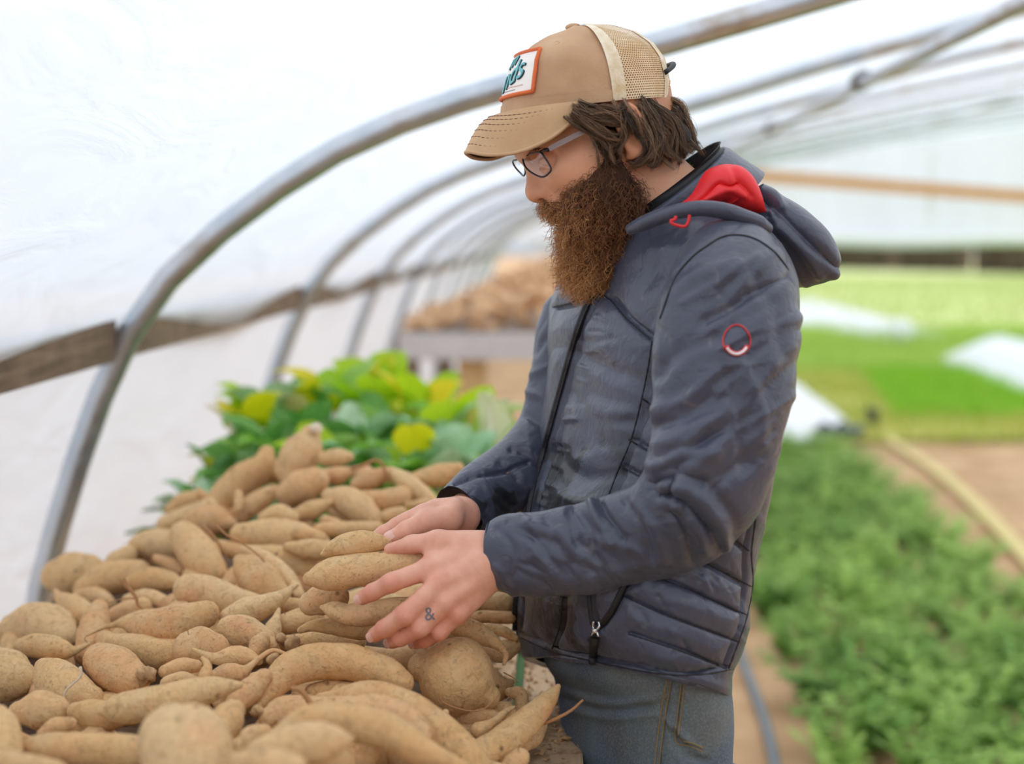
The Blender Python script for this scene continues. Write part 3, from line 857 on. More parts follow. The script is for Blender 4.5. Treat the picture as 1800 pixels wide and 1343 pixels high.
# ---- lay them on the heap, then push overlapping ones apart along the line of sight
NS = 9
sph, info = [], []
for i, (sp, lab, d, dd) in enumerate(L):
    c = cr(sp, NS)
    cd = heap_d(c[:, :2].mean(0)[None])[0]
    di = (cd + .35 * (heap_d(c[:, :2]) - cd) + dd) if d is None else np.full(NS, d)
    info.append(di)
    for k in range(NS): sph.append((c[k, 0], c[k, 1], max(c[k, 2], 2), i))
sph = np.array(sph)
idx = sph[:, 3].astype(int)
fixed = np.array([l[2] is not None for l in L])
off = np.zeros(len(L))
basen = np.concatenate(info)
for it in range(60):
    d = basen + off[idx]
    pos = Pa(np.stack([sph[:, 0], sph[:, 1], d], 1))
    r = sph[:, 2] * d / F
    D = np.linalg.norm(pos[:, None] - pos[None], axis=2)
    pen = (r[:, None] + r[None]) * .93 - D
    pen[idx[:, None] == idx[None]] = 0
    a, b_ = np.nonzero(np.triu(pen > .001))
    if len(a) == 0: break
    mv = np.zeros(len(L)); ct = np.zeros(len(L))
    for p_, q in zip(a, b_):
        i, j = idx[p_], idx[q]
        near, far = (i, j) if d[p_] <= d[q] else (j, i)
        w = pen[p_, q] * .35
        if not fixed[near]:
            mv[near] -= w * .5; ct[near] += 1
        if not fixed[far]:
            mv[far] += w * (.5 if not fixed[near] else 1); ct[far] += 1
    off += mv / np.maximum(ct, 1) ** .7
    off = np.clip(off, -.05, .12)

def potato(name, c3, r3, label=None, cat='sweet potato', group=None, seg=16, nr=None, seed=0, mat=None, parent=None, lump=.07):
    if np.max(r3) > .034: lump = .014
    length = np.linalg.norm(np.diff(c3, axis=0), axis=1).sum()
    nr = nr or int(np.clip(length / .0045, 12, 46))
    c = cr(np.hstack([c3, r3[:, None]]), nr)
    r = np.maximum(c[:, 3], .0008)
    v, f = tube(c[:, :3], r, seg, round_caps=True)
    # organic lumps: radial scaling by smooth noise plus a few transverse grooves
    cc = np.vstack([np.repeat(c[:1, :3], 3, 0), c[:, :3], np.repeat(c[-1:, :3], 3, 0)])
    ctr = np.repeat(cc, seg, 0)
    rad = v - ctr
    rmax = r.max()
    w = wob(v, 1.4 / rmax, seed) * lump + wob(v, 5.0 / rmax, seed + 1, 2) * .022
    v = ctr + rad * (1 + w[:, None])
    o = mesh(name, v, f, mat or m_pot, parent, center=parent is None)
    if parent is None: tag(o, label, cat, group)
    return o
POTS = {}
for i, (sp, lab, dfix, dd) in enumerate(L):
    n = max(len(sp) * 2, 8)
    c = cr(sp, n)
    di = np.interp(np.linspace(0, 1, n), np.linspace(0, 1, NS), info[i]) + off[i]
    c3 = Pa(np.stack([c[:, 0], c[:, 1], di], 1))
    r3 = np.maximum(c[:, 2], 1.5) * di / F
    POTS[i] = potato('sweet_potato', c3, r3, lab, seg=20 if sp[:, 2].max() > 24 else 14, seed=100 + i, group='sweet potatoes of the near heap')
    POTS[i]['_d'] = float(di.mean())

def find(s):
    for i, l in enumerate(L):
        if s in l[1]: return POTS[i]
def rootlet(owner, pts, r0=.0013, r1=.0005, mat=None, dd=-.03, label=None):
    p = find(owner); d = p['_d'] + dd
    c = cr(np.array([P(x, y, d) for x, y in pts]), 18)
    v, f = tube(c, np.linspace(r0, r1, 18), 6)
    o = mesh('rootlet', v, f, mat or m_root, p)
    if label: o['label'] = label
    return o
rootlet('cracked dusty', [(214, 1018), (222, 1030), (232, 1040), (240, 1052), (243, 1064), (262, 1074), (284, 1071)], .003, .0012, dd=-.045)
rootlet('cracked dusty', [(218, 1014), (222, 1024), (231, 1036)], .0009, .0005, dd=-.045)
rootlet('cracked dusty', [(240, 1052), (215, 1053), (190, 1060)], .0012, .0005, dd=-.045)
rootlet('large broad', [(141, 1172), (142, 1188), (128, 1202), (116, 1214), (112, 1228), (116, 1238), (122, 1248)], .0016, .0010, m_pale, dd=-.055)
rootlet('pale crescent', [(380, 924), (398, 940), (420, 952), (445, 968), (462, 984), (482, 1008), (498, 1034)], .0016, .0008, dd=-.03)
rootlet('small orange finger', [(355, 925), (372, 940), (385, 955), (394, 970), (402, 988)], .003, .0006, dd=-.12)
rootlet('pink-spotted', [(512, 1211), (524, 1211), (536, 1222), (548, 1240), (556, 1248)], .0026, .0030, dd=-.03)
rootlet('big round sweet potato with a thin root', [(772, 1214), (776, 1232), (800, 1244), (835, 1250), (860, 1240), (874, 1222)], .0008, .0007, dd=-.058)
rootlet('short muddy sweet potato behind', [(955, 1272), (980, 1262), (1005, 1248), (1025, 1230)], .0022, .0012, dd=-.04)
rootlet('sweet potato under the arching', [(616, 824), (638, 818), (660, 809), (672, 816), (680, 838), (690, 852)], .0035, .002, dd=-.02)
rootlet('spindle-shaped', [(322, 1107), (328, 1104), (332, 1116)], .0009, .0005, dd=-.04)
rootlet('dusty sweet potato in the shadow', [(880, 1160), (888, 1164), (893, 1165)], .001, .0005, dd=-.1) if False else None
rootlet('grey curled', [(885, 1182), (900, 1190), (912, 1200)], .0008, .0005, dd=-.02)
rootlet('large rosy', [(551, 757), (556, 752), (560, 760)], .010, .009, m_pale, dd=-.01, label='whitish skinned tip')
rng2 = np.random.default_rng(21)
for i in range(len(L)):                                    # hair roots on some of them
    if rng2.random() < .38 and L[i][2] is None:
        sp = L[i][0]; k = int(rng2.integers(len(sp))); r0 = sp[k, 2]
        a = rng2.uniform(0, 6.28); x, y = sp[k, 0] + r0 * .85 * math.cos(a), sp[k, 1] + r0 * .85 * math.sin(a)
        d = POTS[i]['_d'] - r0 * .5 / 1500
        b2 = a + rng2.uniform(-1, 1)
        pts = [P(x, y, d), P(x + 9 * math.cos(b2), y + 9 * math.sin(b2), d - .006), P(x + 16 * math.cos(b2 + .8), y + 16 * math.sin(b2 + .8), d - .004)]
        v, f = tube(cr(np.array(pts), 7), np.linspace(.0006, .0003, 7), 5)
        mesh('rootlet', v, f, m_root, POTS[i])

# hidden layer: the potatoes one sees deep in the gaps
poly = np.array([(-40, 1110), (90, 1010), (200, 985), (300, 925), (420, 850), (520, 790), (600, 815), (700, 850), (800, 850), (900, 1040), (905, 1140), (890, 1200), (900, 1290), (860, 1380), (-40, 1380)])
def inside(x, y):
    c_ = False
    for (x1, y1), (x2, y2) in zip(poly, np.roll(poly, -1, 0)):
        if (y1 > y) != (y2 > y) and x < (x2 - x1) * (y - y1) / (y2 - y1) + x1: c_ = not c_
    return c_
nf, tries = 0, 0
while nf < 80 and tries < 4000:
    tries += 1
    y = rng2.uniform(800, 1380); x = rng2.uniform(-40, 900)
    if not inside(x, y): continue
    d0 = heap_d((x, y))[0]
    if rng2.random() > (1.2 / d0) ** .5 + .2: continue
    d0 += rng2.uniform(.075, .15)
    c0 = P(x, y, d0)
    if c0[2] < BZ + .02: c0[2] = BZ + .022 + rng2.uniform(0, .02)
    if c0[0] > -.04 or c0[0] < -.84: continue
    a = rng2.uniform(0, 6.28); ln = rng2.uniform(.035, .06); e = np.array([math.cos(a), math.sin(a), rng2.uniform(-.25, .25)]) * ln
    rr = rng2.uniform(.017, .027)
    c3 = np.array([c0 - e, c0 - e * .5, c0, c0 + e * .55 + rng2.normal(size=3) * .004, c0 + e])
    c3[:, 2] = np.maximum(c3[:, 2], BZ + .03)
    potato('sweet_potato', c3, np.array([.3, .85, 1, .75, .2]) * rr, 'tan sweet potato mostly buried under the upper ones of the near heap', group='buried sweet potatoes of the near heap', seg=10, nr=12, seed=900 + nf)
    nf += 1

# crumbly layer coloured dark to stand in for shade in the heap's gaps
m_gap_shade = simple('heap_gap_shade', lin(104, 78, 54), .95, noise=(lin(74, 54, 38), 40, .4, .65), bump=1.0, bscale=90)
sx_, sy_ = np.linspace(-.835, -.085, 60), np.linspace(1.0, 2.55, 90)
SX, SY = np.meshgrid(sx_, sy_, indexing='ij')
sv_ = np.stack([SX, SY, 0 * SX], -1).reshape(-1, 3)
edge_ = np.minimum(1, 8 * np.minimum(np.minimum(SX + .835, -.085 - SX), np.minimum(SY - 1.0, 2.55 - SY))).ravel()
sv_[:, 2] = BZ + .0015 + edge_ * (.014 + .008 * wob(sv_, 40, 41, 3))
sb_ = sv_.copy(); sb_[:, 2] = BZ + .0012
gf_ = grid_faces(60, 90)
tag(mesh('heap_gap_shade', np.vstack([sv_, sb_]), np.vstack([gf_, gf_[:, ::-1] + len(sv_)]), m_gap_shade, center=True), 'dark crumbly layer on the planks that paints shade into the near heap gaps', 'soil', kind='stuff')
# soil clods between them and loose soil on the edge planks
def clod(x, y, d, r, seed, label):
    th = np.linspace(0, np.pi, 10); ph = np.linspace(0, 2 * np.pi, 17)[:-1]
    A, B_ = np.meshgrid(th, ph, indexing='ij')
    u = np.stack([np.sin(A) * np.cos(B_), np.sin(A) * np.sin(B_), np.cos(A)], -1).reshape(-1, 3)
    rr = 1 + .42 * wob(u, 2.6, seed, 3) + .30 * wob(u, 8, seed + 1, 3)
    v = P(x, y, d) + u * rr[:, None] * r
    tag(mesh('soil_clod', v, grid_faces(10, 16, True), m_clod, center=True), label, 'soil clod', 'soil clods in the near heap')
for k, (x, y, r, lab) in enumerate([(497, 1124, 10, 'crumbly soil clod just right of the little upright egg-shaped potato'), (482, 1160, 11, 'crumbly soil clod under the arching onion root'),
        (255, 1186, 16, 'crumbly soil clod right of the smooth egg-shaped potato'), (452, 1250, 10, 'crumbly soil clod at the left foot of the big arched potato'),
        (515, 1128, 13, 'soil clod left of the shadow below the hands')]):
    d = heap_d((x, y))[0] - .015
    clod(x, y, d, r * d / F, 60 + k, lab)
v, f, n = [], [], 0
r3 = np.random.default_rng(5)
for k in range(900):
    x = r3.uniform(-.12, .03); y = r3.uniform(1.35, 2.1)
    if -.0575 < x < -.0445: continue
    if r3.random() > .35 + .65 * math.sin(7 * y + 20 * x) ** 2: continue
    s = r3.uniform(.001, .0042) * (1 if r3.random() < .9 else 1.7); c0 = np.array([x, y, BZ + s * .4])
    q = [np.array([1, 0, 0]), np.array([0, 1, 0]), np.array([-1, 0, 0]), np.array([0, -1, 0]), np.array([0, 0, .8]), np.array([0, 0, -.6])]
    v += [c0 + s * (e + r3.normal(size=3) * .25) for e in q]
    f += [(n, n + 1, n + 4), (n + 1, n + 2, n + 4), (n + 2, n + 3, n + 4), (n + 3, n, n + 4), (n + 1, n, n + 5), (n + 2, n + 1, n + 5), (n + 3, n + 2, n + 5), (n, n + 3, n + 5)]
    n += 6
tag(mesh('loose_soil', v, f, m_clod, center=True, smooth=False), 'loose crumbs of soil strewn on the edge planks of the bench', 'soil', kind='stuff')

# ================================================================ LEAFY GREENS
def leafm(name, *a): return leaf_mat(name, *a)
LM = [leaf_mat('leaf_dark', lin(98, 160, 72), lin(146, 200, 112), .3, .35, 5), leaf_mat('leaf_mid', lin(132, 190, 62), lin(178, 216, 116), .35, .4, 5),
      leaf_mat('leaf_bright', lin(160, 210, 24), lin(206, 232, 50), .4, .5, 5), leaf_mat('leaf_yellow', lin(226, 226, 24), lin(250, 226, 60), .4, .5, 5),
      leaf_mat('leaf_bluish', lin(150, 196, 146), lin(204, 228, 192), .28, .2, 5), leaf_mat('leaf_faded', lin(246, 214, 120), lin(252, 238, 204), .5, .3, 5)]
m_stalk = simple('pale_stalk', lin(196, 206, 132), .5)
def leaf_mesh(seed, stalk, L_, W_):
    r = np.random.default_rng(seed)
    V, n1, n2 = [], 13, 9
    cup = r.uniform(.1, .5); droop = r.uniform(.2, .9); ruf = r.uniform(.02, .05)
    for i in range(n1):
        t = i / (n1 - 1)
        w = W_ * (.10 + .9 * math.sin(math.pi * min(1, max(0, (t - .02)) ** .62)) ** .8) if t < 1 else .0
        for j in range(n2):
            s = j / (n2 - 1) * 2 - 1
            x = s * w * .5
            a = droop * t * t
            y = L_ * (t * math.cos(a * .8)); z = -L_ * t * math.sin(a * .8) * .7 + cup * w * s * s * .5 - (.004 if abs(s) < .1 else 0)
            z += ruf * L_ * math.sin(7 * t + 3 * s * (1 if s > 0 else -1) + seed) * abs(s)
            V.append((x, y + stalk, z))
    Fc = grid_faces(n1, n2).tolist()
    me = bpy.data.meshes.new('leaf'); me.from_pydata(V, [], Fc); me.update()
    me.polygons.foreach_set('use_smooth', np.ones(len(me.polygons), bool))
    return me
def stalk_mesh(stalk):
    v, f = tube(cr(np.array([(0, -.01, 0), (0, stalk * .5, -.004), (0, stalk * 1.15, 0)]), 6), [.005, .004, .0035, .003, .0025, .002], 6)
    me = bpy.data.meshes.new('stalk'); me.from_pydata(v.tolist(), [], f); me.update(); me.materials.append(m_stalk)
    me.polygons.foreach_set('use_smooth', np.ones(len(me.polygons), bool))
    return me
leafs = {}
for mi in range(6):
    for k in range(3):
        me = leaf_mesh(300 + mi * 3 + k, .06, random.uniform(.085, .12), random.uniform(.062, .088)); me.materials.append(LM[mi])
        leafs[mi, k] = me
stalk_me = stalk_mesh(.06)
r4 = np.random.default_rng(77)
# plant heads: pixel, depth, size, palette weights (dark, mid, bright, yellow, bluish, faded), label
G = [(340, 830, 2.75, .55, (4, 3, 0, 0, 2, 0), 'dark small leafy green at the left foot of the greens heap'),
     (385, 790, 2.85, .65, (3, 3, 1, 2, 2, 0), 'leafy green with an orange-yellow leaf at the left of the heap'),
     (440, 735, 2.95, 1.0, (2, 3, 2, 1, 1, 1), 'leafy green with a faded yellow leaf at upper left'),
     (470, 700, 3.05, 1.0, (0, 2, 4, 0, 1, 0), 'tall bright green rosette at upper left of the heap'),
     (450, 785, 2.85, 1.0, (4, 2, 0, 0, 3, 0), 'dark rosette low behind the two-lobed potato'),
     (520, 700, 3.1, 1.0, (1, 2, 3, 1, 0, 1), 'yellowish rosette behind the top of the heap, left'),
     (560, 745, 2.95, 1.0, (3, 2, 1, 0, 2, 1), 'dark green rosette behind the large rosy potato'),
     (600, 685, 3.15, 1.1, (1, 2, 4, 1, 0, 0), 'tall bright rosette left of the middle skyline'),
     (620, 745, 2.9, 1.0, (3, 2, 1, 0, 1, 1), 'mid green rosette with a whitish leaf near the middle'),
     (660, 670, 3.2, 1.1, (0, 1, 5, 2, 0, 0), 'tallest yellow-green rosette in the middle of the skyline'),
     (680, 735, 3.0, 1.0, (2, 2, 3, 1, 1, 0), 'bright rosette with a rolled yellow leaf in the middle'),
     (640, 795, 2.75, .9, (3, 3, 1, 0, 1, 0), 'small rosette just behind the back potatoes'),
     (700, 790, 2.75, 1.0, (2, 2, 0, 0, 3, 0), 'bluish green rosette low in the middle'),
     (745, 690, 3.15, 1.1, (0, 1, 3, 4, 0, 0), 'rosette with a big lemon-yellow leaf right of the middle'),
     (770, 740, 2.95, 1.0, (2, 3, 3, 0, 1, 0), 'green rosette with a cupped leaf right of the middle'),
     (740, 780, 2.8, 1.0, (1, 2, 0, 1, 3, 2), 'pale bluish rosette with a whitish bent leaf'),
     (800, 720, 3.05, 1.0, (1, 3, 3, 0, 2, 0), 'round-leaved rosette below the far bench post'),
     (800, 785, 2.8, 1.0, (0, 2, 0, 0, 4, 0), 'pale bluish rosette near the far sleeve'),
     (840, 745, 2.95, 1.0, (1, 3, 1, 0, 3, 1), 'mixed green rosette by the big pale cabbage leaf'),
     (830, 810, 2.75, .9, (1, 2, 1, 1, 3, 0), 'yellow-tipped rosette touching the far sleeve'),
     (580, 800, 2.75, .9, (4, 2, 1, 0, 1, 0), 'dark rosette squeezed behind the small brown potato'),
     (510, 770, 2.85, 1.0, (4, 2, 0, 0, 2, 0), 'dark rosette beside the left shoulder of the rosy potato'),
     (390, 840, 2.7, .6, (4, 3, 0, 0, 2, 0), 'dark rosette just above the pink smooth potato'),
     (880, 770, 2.9, 1.0, (1, 2, 2, 0, 3, 0), 'rosette mostly hidden behind the far sleeve'),
     (760, 835, 2.7, .9, (2, 2, 1, 0, 3, 0), 'low rosette behind the slanting back potato'),
     (680, 830, 2.68, .85, (3, 3, 1, 0, 1, 0), 'low rosette peeping between the back potatoes')]
for x, y, d, s, w, lab in G:
    q = P(x, y + 72, d)
    q[2] = max(q[2], BZ + .03)
    root = empty('leafy_green', q, lab, 'leafy green', 'leafy greens heaped on the near bench')
    w = np.array(w, float); w /= w.sum()
    n = int(r4.integers(8, 12))
    for k in range(n):
        mi = int(r4.choice(6, p=w))
        e = Matrix.Rotation(k * 2.4 + r4.uniform(-.3, .3), 4, 'Z') @ Matrix.Rotation(r4.uniform(.15, 1.25), 4, 'X') @ Matrix.Rotation(r4.uniform(-.5, .5), 4, 'Y')
        o = bpy.data.objects.new('leaf', leafs[mi, int(r4.integers(3))])
        o.matrix_local = e @ Matrix.Scale(s * r4.uniform(.95, 1.25), 4)
        link(o, root)
        st = bpy.data.objects.new('stalk', stalk_me)
        link(st, o)
# a heap of stems below so that the rosettes rest on the bench
m_stems = simple('stem_heap', lin(60, 100, 46), .7, noise=(lin(150, 170, 96), 30, .4, .65))
v, f, n = [], [], 0
for k in range(420):
    x = r4.uniform(-.82, -.02); y = r4.uniform(2.62, 3.45)
    top = .16 * math.exp(-((x + .35) / .38) ** 2 - ((y - 3.05) / .3) ** 2)
    z = BZ + .008 + r4.uniform(0, 1) * top
    a = r4.uniform(0, 6.28); e = np.array([math.cos(a), math.sin(a), r4.uniform(-.15, .3)]) * .07
    c0 = np.array([x, y, z]); 
    p1 = c0 + e; p1[2] = max(p1[2], BZ + .006)
    tv, tf = tube(np.array([c0, (c0 + p1) / 2 + (0, 0, .006), p1]), [.006, .005, .003], 5)
    v.append(tv); f += [[int(i) + n for i in q] for q in tf]; n += len(tv)
tag(mesh('stem_heap', np.vstack(v), f, m_stems, center=True), 'tangle of green stems and leaf stalks under the leafy rosettes', 'stems', kind='stuff')
# big pale leaf with a broad white rib at the right end
me = leaf_mesh(411, .0, .14, .10)
m_cab = leaf_mat('cabbage_leaf', lin(240, 236, 196), lin(252, 246, 220), .5, .3, 6)
me.materials.append(m_cab)
o = bpy.data.objects.new('cabbage_leaf', me)
q = P(858, 792, 2.85)
o.matrix_world = Matrix.Translation(Vector(q)) @ Matrix.Rotation(-.45, 4, 'Z') @ Matrix.Rotation(1.15, 4, 'X') @ Matrix.Rotation(2.9, 4, 'Y')
o['_org'] = [float(c) for c in q]
link(o); tag(o, 'large pale cream cabbage leaf standing at the right end of the greens', 'leaf')
v, f = tube(cr(np.array([(0, 0, .003), (0, .06, -.010), (0, .12, -.035)]), 8), np.linspace(.009, .003, 8), 7)
ob = mesh('rib', v, f, simple('white_rib', lin(244, 238, 214), .5)); ob.parent = o; ob.location = (0, 0, 0)

# ================================================================ FAR BENCH WITH ITS HEAP
fb = empty('far_bench', (0, 6.9, 0), 'blurred grey plank bench farther down the tunnel carrying a second heap of sweet potatoes', 'bench')
A = PY(700, 585, 6.35); Z1 = A[2]; 
m_greywood = wood('grey_wood', lin(194, 190, 192), lin(222, 218, 218), 5, 0, .9)
FX = .45
def fbx(name, x0, x1, y0, y1, z0, z1, mat): bevel(mesh(name, *box(x0, x1, y0, y1, z0, z1), mat, fb, smooth=False), .004)
fbx('front_rail', A[0], FX, 6.33, 6.37, Z1 - .125, Z1, m_greywood)
fbx('side_beam', A[0] - .02, A[0] + .02, 6.38, 8.6, Z1 - .125, Z1, m_oldwood)
fbx('back_rail', A[0], FX, 8.58, 8.62, Z1 - .125, Z1, m_greywood)
for k in range(9):
    fbx('plank', A[0] + .03 + k * .128, A[0] + .145 + k * .128, 6.38, 8.57, Z1 - .05, Z1 - .02, m_oldwood)
m_post = wood('new_wood', lin(206, 168, 116), lin(226, 192, 142), 5, 2, .8)
for x, y, w, mt in ((A[0] + .04, 6.42, .05, m_oldwood), (A[0] + .29, 7.3, .045, m_oldwood), (FX - .06, 6.42, .05, m_oldwood), (A[0] + .04, 8.5, .05, m_oldwood), (FX - .06, 8.5, .05, m_oldwood)):
    fbx('leg', x - w, x + w, y - w, y + w, 0, Z1 - .052 if y > 6.45 else Z1 - .126, mt)
q = PY(831, 650, 6.5)
fbx('leg', q[0] - .065, q[0] + .065, 6.42, 6.52, 0, Z1 - .052, m_post)
r5 = np.random.default_rng(99)
pm = []
for k in range(8):
    ln = r5.uniform(.045, .075); rr = r5.uniform(.024, .036)
    c3 = np.array([(-ln, 0, 0), (-ln * .5, r5.uniform(-.01, .01), 0), (0, 0, r5.uniform(-.01, .01)), (ln * .55, r5.uniform(-.015, .015), 0), (ln * 1.1, 0, 0)])
    o = potato('far_sweet_potato', c3, np.array([.3, .85, 1, .7, .15]) * rr, seg=9, nr=10, seed=2000 + k)
    pm.append(o.data); bpy.data.objects.remove(o)
m_potf = simple('far_potato_skin', lin(216, 170, 126), .85, noise=(lin(238, 204, 164), 14, .4, .65))
for me in pm: me.materials.clear(); me.materials.append(m_potf)
zt = lambda x, y: Z1 - .02 + max(0, .035 + .30 * min(1, max(0, (x - A[0]) / .72))) * math.exp(-((y - 7.1) / .9) ** 2)
cnt = 0
for layer in range(3):
    for xx in np.arange(A[0] + .06, FX - .03, .095):
        for yy in np.arange(6.44, 7.4, .10):
            x, y = xx + r5.uniform(-.05, .05), yy + r5.uniform(-.05, .05)
            z = zt(x, y) - layer * .075 + r5.uniform(-.02, .02)
            if z < Z1 + .015: 
                if layer: continue
                z = Z1 + .015
            if layer and (yy > 6.7): continue
            if cnt >= 260: continue
            o = bpy.data.objects.new('sweet_potato', pm[int(r5.integers(8))])
            o.location = (x, y, z); o.rotation_euler = (r5.uniform(-.9, .9), r5.uniform(-.7, .7), r5.uniform(0, 6.28))
            tag(o, 'blurred orange-tan sweet potato in the heap on the far grey bench', 'sweet potato', 'sweet potatoes on the far bench')
            link(o); cnt += 1
print('far potatoes', cnt, 'crop', len([o for o in S.objects if o.name.startswith('crop_plant')]), 'traced', len(L), 'fill', nf)
# ================================================================ THE MAN
PSI = math.radians(25)                     # body turned this much from profile towards the camera
fh = np.array([-math.sin(yaw), math.cos(yaw), 0.0]); zz = np.array([0, 0, 1.0])
face_b = -math.cos(PSI) * rt - math.sin(PSI) * fh
left_b = math.sin(PSI) * rt - math.cos(PSI) * fh
PSIH, PITCH = math.radians(13), math.radians(19)
face_h0 = -math.cos(PSIH) * rt - math.sin(PSIH) * fh
left_h = math.sin(PSIH) * rt - math.cos(PSIH) * fh
face_h = math.cos(PITCH) * face_h0 - math.sin(PITCH) * zz
up_h = math.sin(PITCH) * face_h0 + math.cos(PITCH) * zz
HC = P(1066, 235, 1.60)
RH = np.stack([face_h, up_h, left_h])       # rows: local axes

def HP(x, y, l=0.0):
    """point of the head plane 'left = l' seen at pixel (x, y)"""
    r = fw + (x - CX) / F * rt - (y - CY) / F * up
    o = HC + l * left_h
    return CAM + r * (np.dot(o - CAM, left_h) / np.dot(r, left_h))

# ---- signed distance volume and its surface
class Vol:
    def __init__(s, lo, hi, h):
        s.lo, s.h = np.asarray(lo, float), h
        s.n = np.ceil((np.asarray(hi) - s.lo) / h).astype(int) + 1
        s.phi = np.full(s.n, .05, np.float32)
    def block(s, lo, hi):
        a = np.clip(np.floor((lo - s.lo) / s.h).astype(int), 0, s.n)
        b = np.clip(np.ceil((hi - s.lo) / s.h).astype(int) + 1, 0, s.n)
        if np.any(b <= a): return None, None
        ax = [(s.lo[k] + s.h * np.arange(a[k], b[k])).astype(np.float32) for k in range(3)]
        g = np.stack(np.meshgrid(*ax, indexing='ij'), -1)
        return (slice(a[0], b[0]), slice(a[1], b[1]), slice(a[2], b[2])), g
    def add(s, fn, lo, hi, k=.008, sub=False):
        sl, g = s.block(np.asarray(lo) - k - .012, np.asarray(hi) + k + .012)
        if sl is None: return
        d = fn(g).astype(np.float32)
        o = s.phi[sl]
        if sub:
            hh = np.clip(.5 - .5 * (o + d) / k, 0, 1)
            s.phi[sl] = o * (1 - hh) - d * hh + k * hh * (1 - hh)
        else:
            hh = np.clip(.5 + .5 * (d - o) / k, 0, 1)
            s.phi[sl] = d * (1 - hh) + o * hh - k * hh * (1 - hh)
    def cap(s, a, b, ra, rb, k=.008, sub=False):
        a, b = np.asarray(a, float), np.asarray(b, float); ab = b - a; L2 = max(ab @ ab, 1e-9)
        def fn(g):
            t = np.clip(((g - a) @ ab) / L2, 0, 1)
            return np.linalg.norm(g - a - t[..., None] * ab, axis=-1) - (ra + (rb - ra) * t)
        m = max(ra, rb)
        s.add(fn, np.minimum(a, b) - m, np.maximum(a, b) + m, k, sub)
    def ell(s, c, r, R=None, k=.015, sub=False):
        c = np.asarray(c, float); r = np.asarray(r, float); R = RH if R is None else R
        def fn(g):
            q = (g - c) @ R.T
            k0 = np.linalg.norm(q / r, axis=-1); k1 = np.linalg.norm(q / (r * r), axis=-1)
            return k0 * (k0 - 1) / np.maximum(k1, 1e-6)
        m = r.max()
        s.add(fn, c - m, c + m, k, sub)
    def chain(s, pts, rad, k=.008):
        for i in range(len(pts) - 1): s.cap(pts[i], pts[i + 1], rad[i], rad[i + 1], k)
    def nets(s):
        ph = s.phi; n = s.n; neg = ph < 0
        c = np.zeros(n - 1, np.int8)
        for i in (0, 1):
            for j in (0, 1):
                for k in (0, 1): c += neg[i:n[0] - 1 + i, j:n[1] - 1 + j, k:n[2] - 1 + k]
        act = (c > 0) & (c < 8)
        I = np.argwhere(act)
        ids = np.full(n - 1, -1, np.int64); ids[act] = np.arange(len(I))
        cor = np.array([(i, j, k) for i in (0, 1) for j in (0, 1) for k in (0, 1)])
        val = np.stack([ph[I[:, 0] + q[0], I[:, 1] + q[1], I[:, 2] + q[2]] for q in cor], 1)
        acc = np.zeros((len(I), 3)); ct = np.zeros(len(I))
        for a in range(8):
            for b in range(a + 1, 8):
                if np.abs(cor[a] - cor[b]).sum() != 1: continue
                va, vb = val[:, a], val[:, b]
                m = (va < 0) != (vb < 0)
                t = np.where(m, va / np.where(m, va - vb, 1), 0)
                acc += np.where(m[:, None], cor[a] + t[:, None] * (cor[b] - cor[a]), 0); ct += m
        V = s.lo + s.h * (I + acc / ct[:, None])
        Fs = []
        for ax in range(3):
            o1, o2 = [(1, 2), (2, 0), (0, 1)][ax]
            sl0 = [slice(1, n[k] - 1) for k in range(3)]; sl0[ax] = slice(0, n[ax] - 1)
            sl1 = list(sl0); sl1[ax] = slice(1, n[ax])
            a, b = neg[tuple(sl0)], neg[tuple(sl1)]
            E = np.argwhere(a != b)
            if not len(E): continue
            base = E.copy(); base += np.array([sl0[k].start for k in range(3)])
            flip = a[tuple(E.T)]
            def cid(d1, d2):
                q = base.copy(); q[:, o1] -= d1; q[:, o2] -= d2
                return ids[q[:, 0], q[:, 1], q[:, 2]]
            f = np.stack([cid(1, 1), cid(0, 1), cid(0, 0), cid(1, 0)], 1)
            f[~flip] = f[~flip][:, ::-1]
            Fs.append(f)
        f = np.vstack(Fs); f = f[(f >= 0).all(1)]
        return V, f
    def at(s, p):
        q = np.clip((p - s.lo) / s.h, 0, s.n - 1.001); i = q.astype(int); t = q - i
        out = 0
        for a in (0, 1):
            for b in (0, 1):
                for c in (0, 1):
                    w = (t[:, 0] if a else 1 - t[:, 0]) * (t[:, 1] if b else 1 - t[:, 1]) * (t[:, 2] if c else 1 - t[:, 2])
                    out = out + w * s.phi[i[:, 0] + a, i[:, 1] + b, i[:, 2] + c]
        return out

def smooth_mesh(V, f, it=2, lam=.5):
    e = np.vstack([f[:, [0, 1]], f[:, [1, 2]], f[:, [2, 3]], f[:, [3, 0]]])
    for _ in range(it):
        acc = np.zeros_like(V); ct = np.zeros(len(V))
        for a, b in ((0, 1), (1, 0)):
            for k in range(3): acc[:, k] += np.bincount(e[:, a], V[e[:, b], k], len(V))
            ct += np.bincount(e[:, a], minlength=len(V))
        V = V + lam * (acc / np.maximum(ct, 1)[:, None] - V)
    return V

B = Vol((-.24, 1.27, .84), (.42, 1.92, 1.76), .0022)
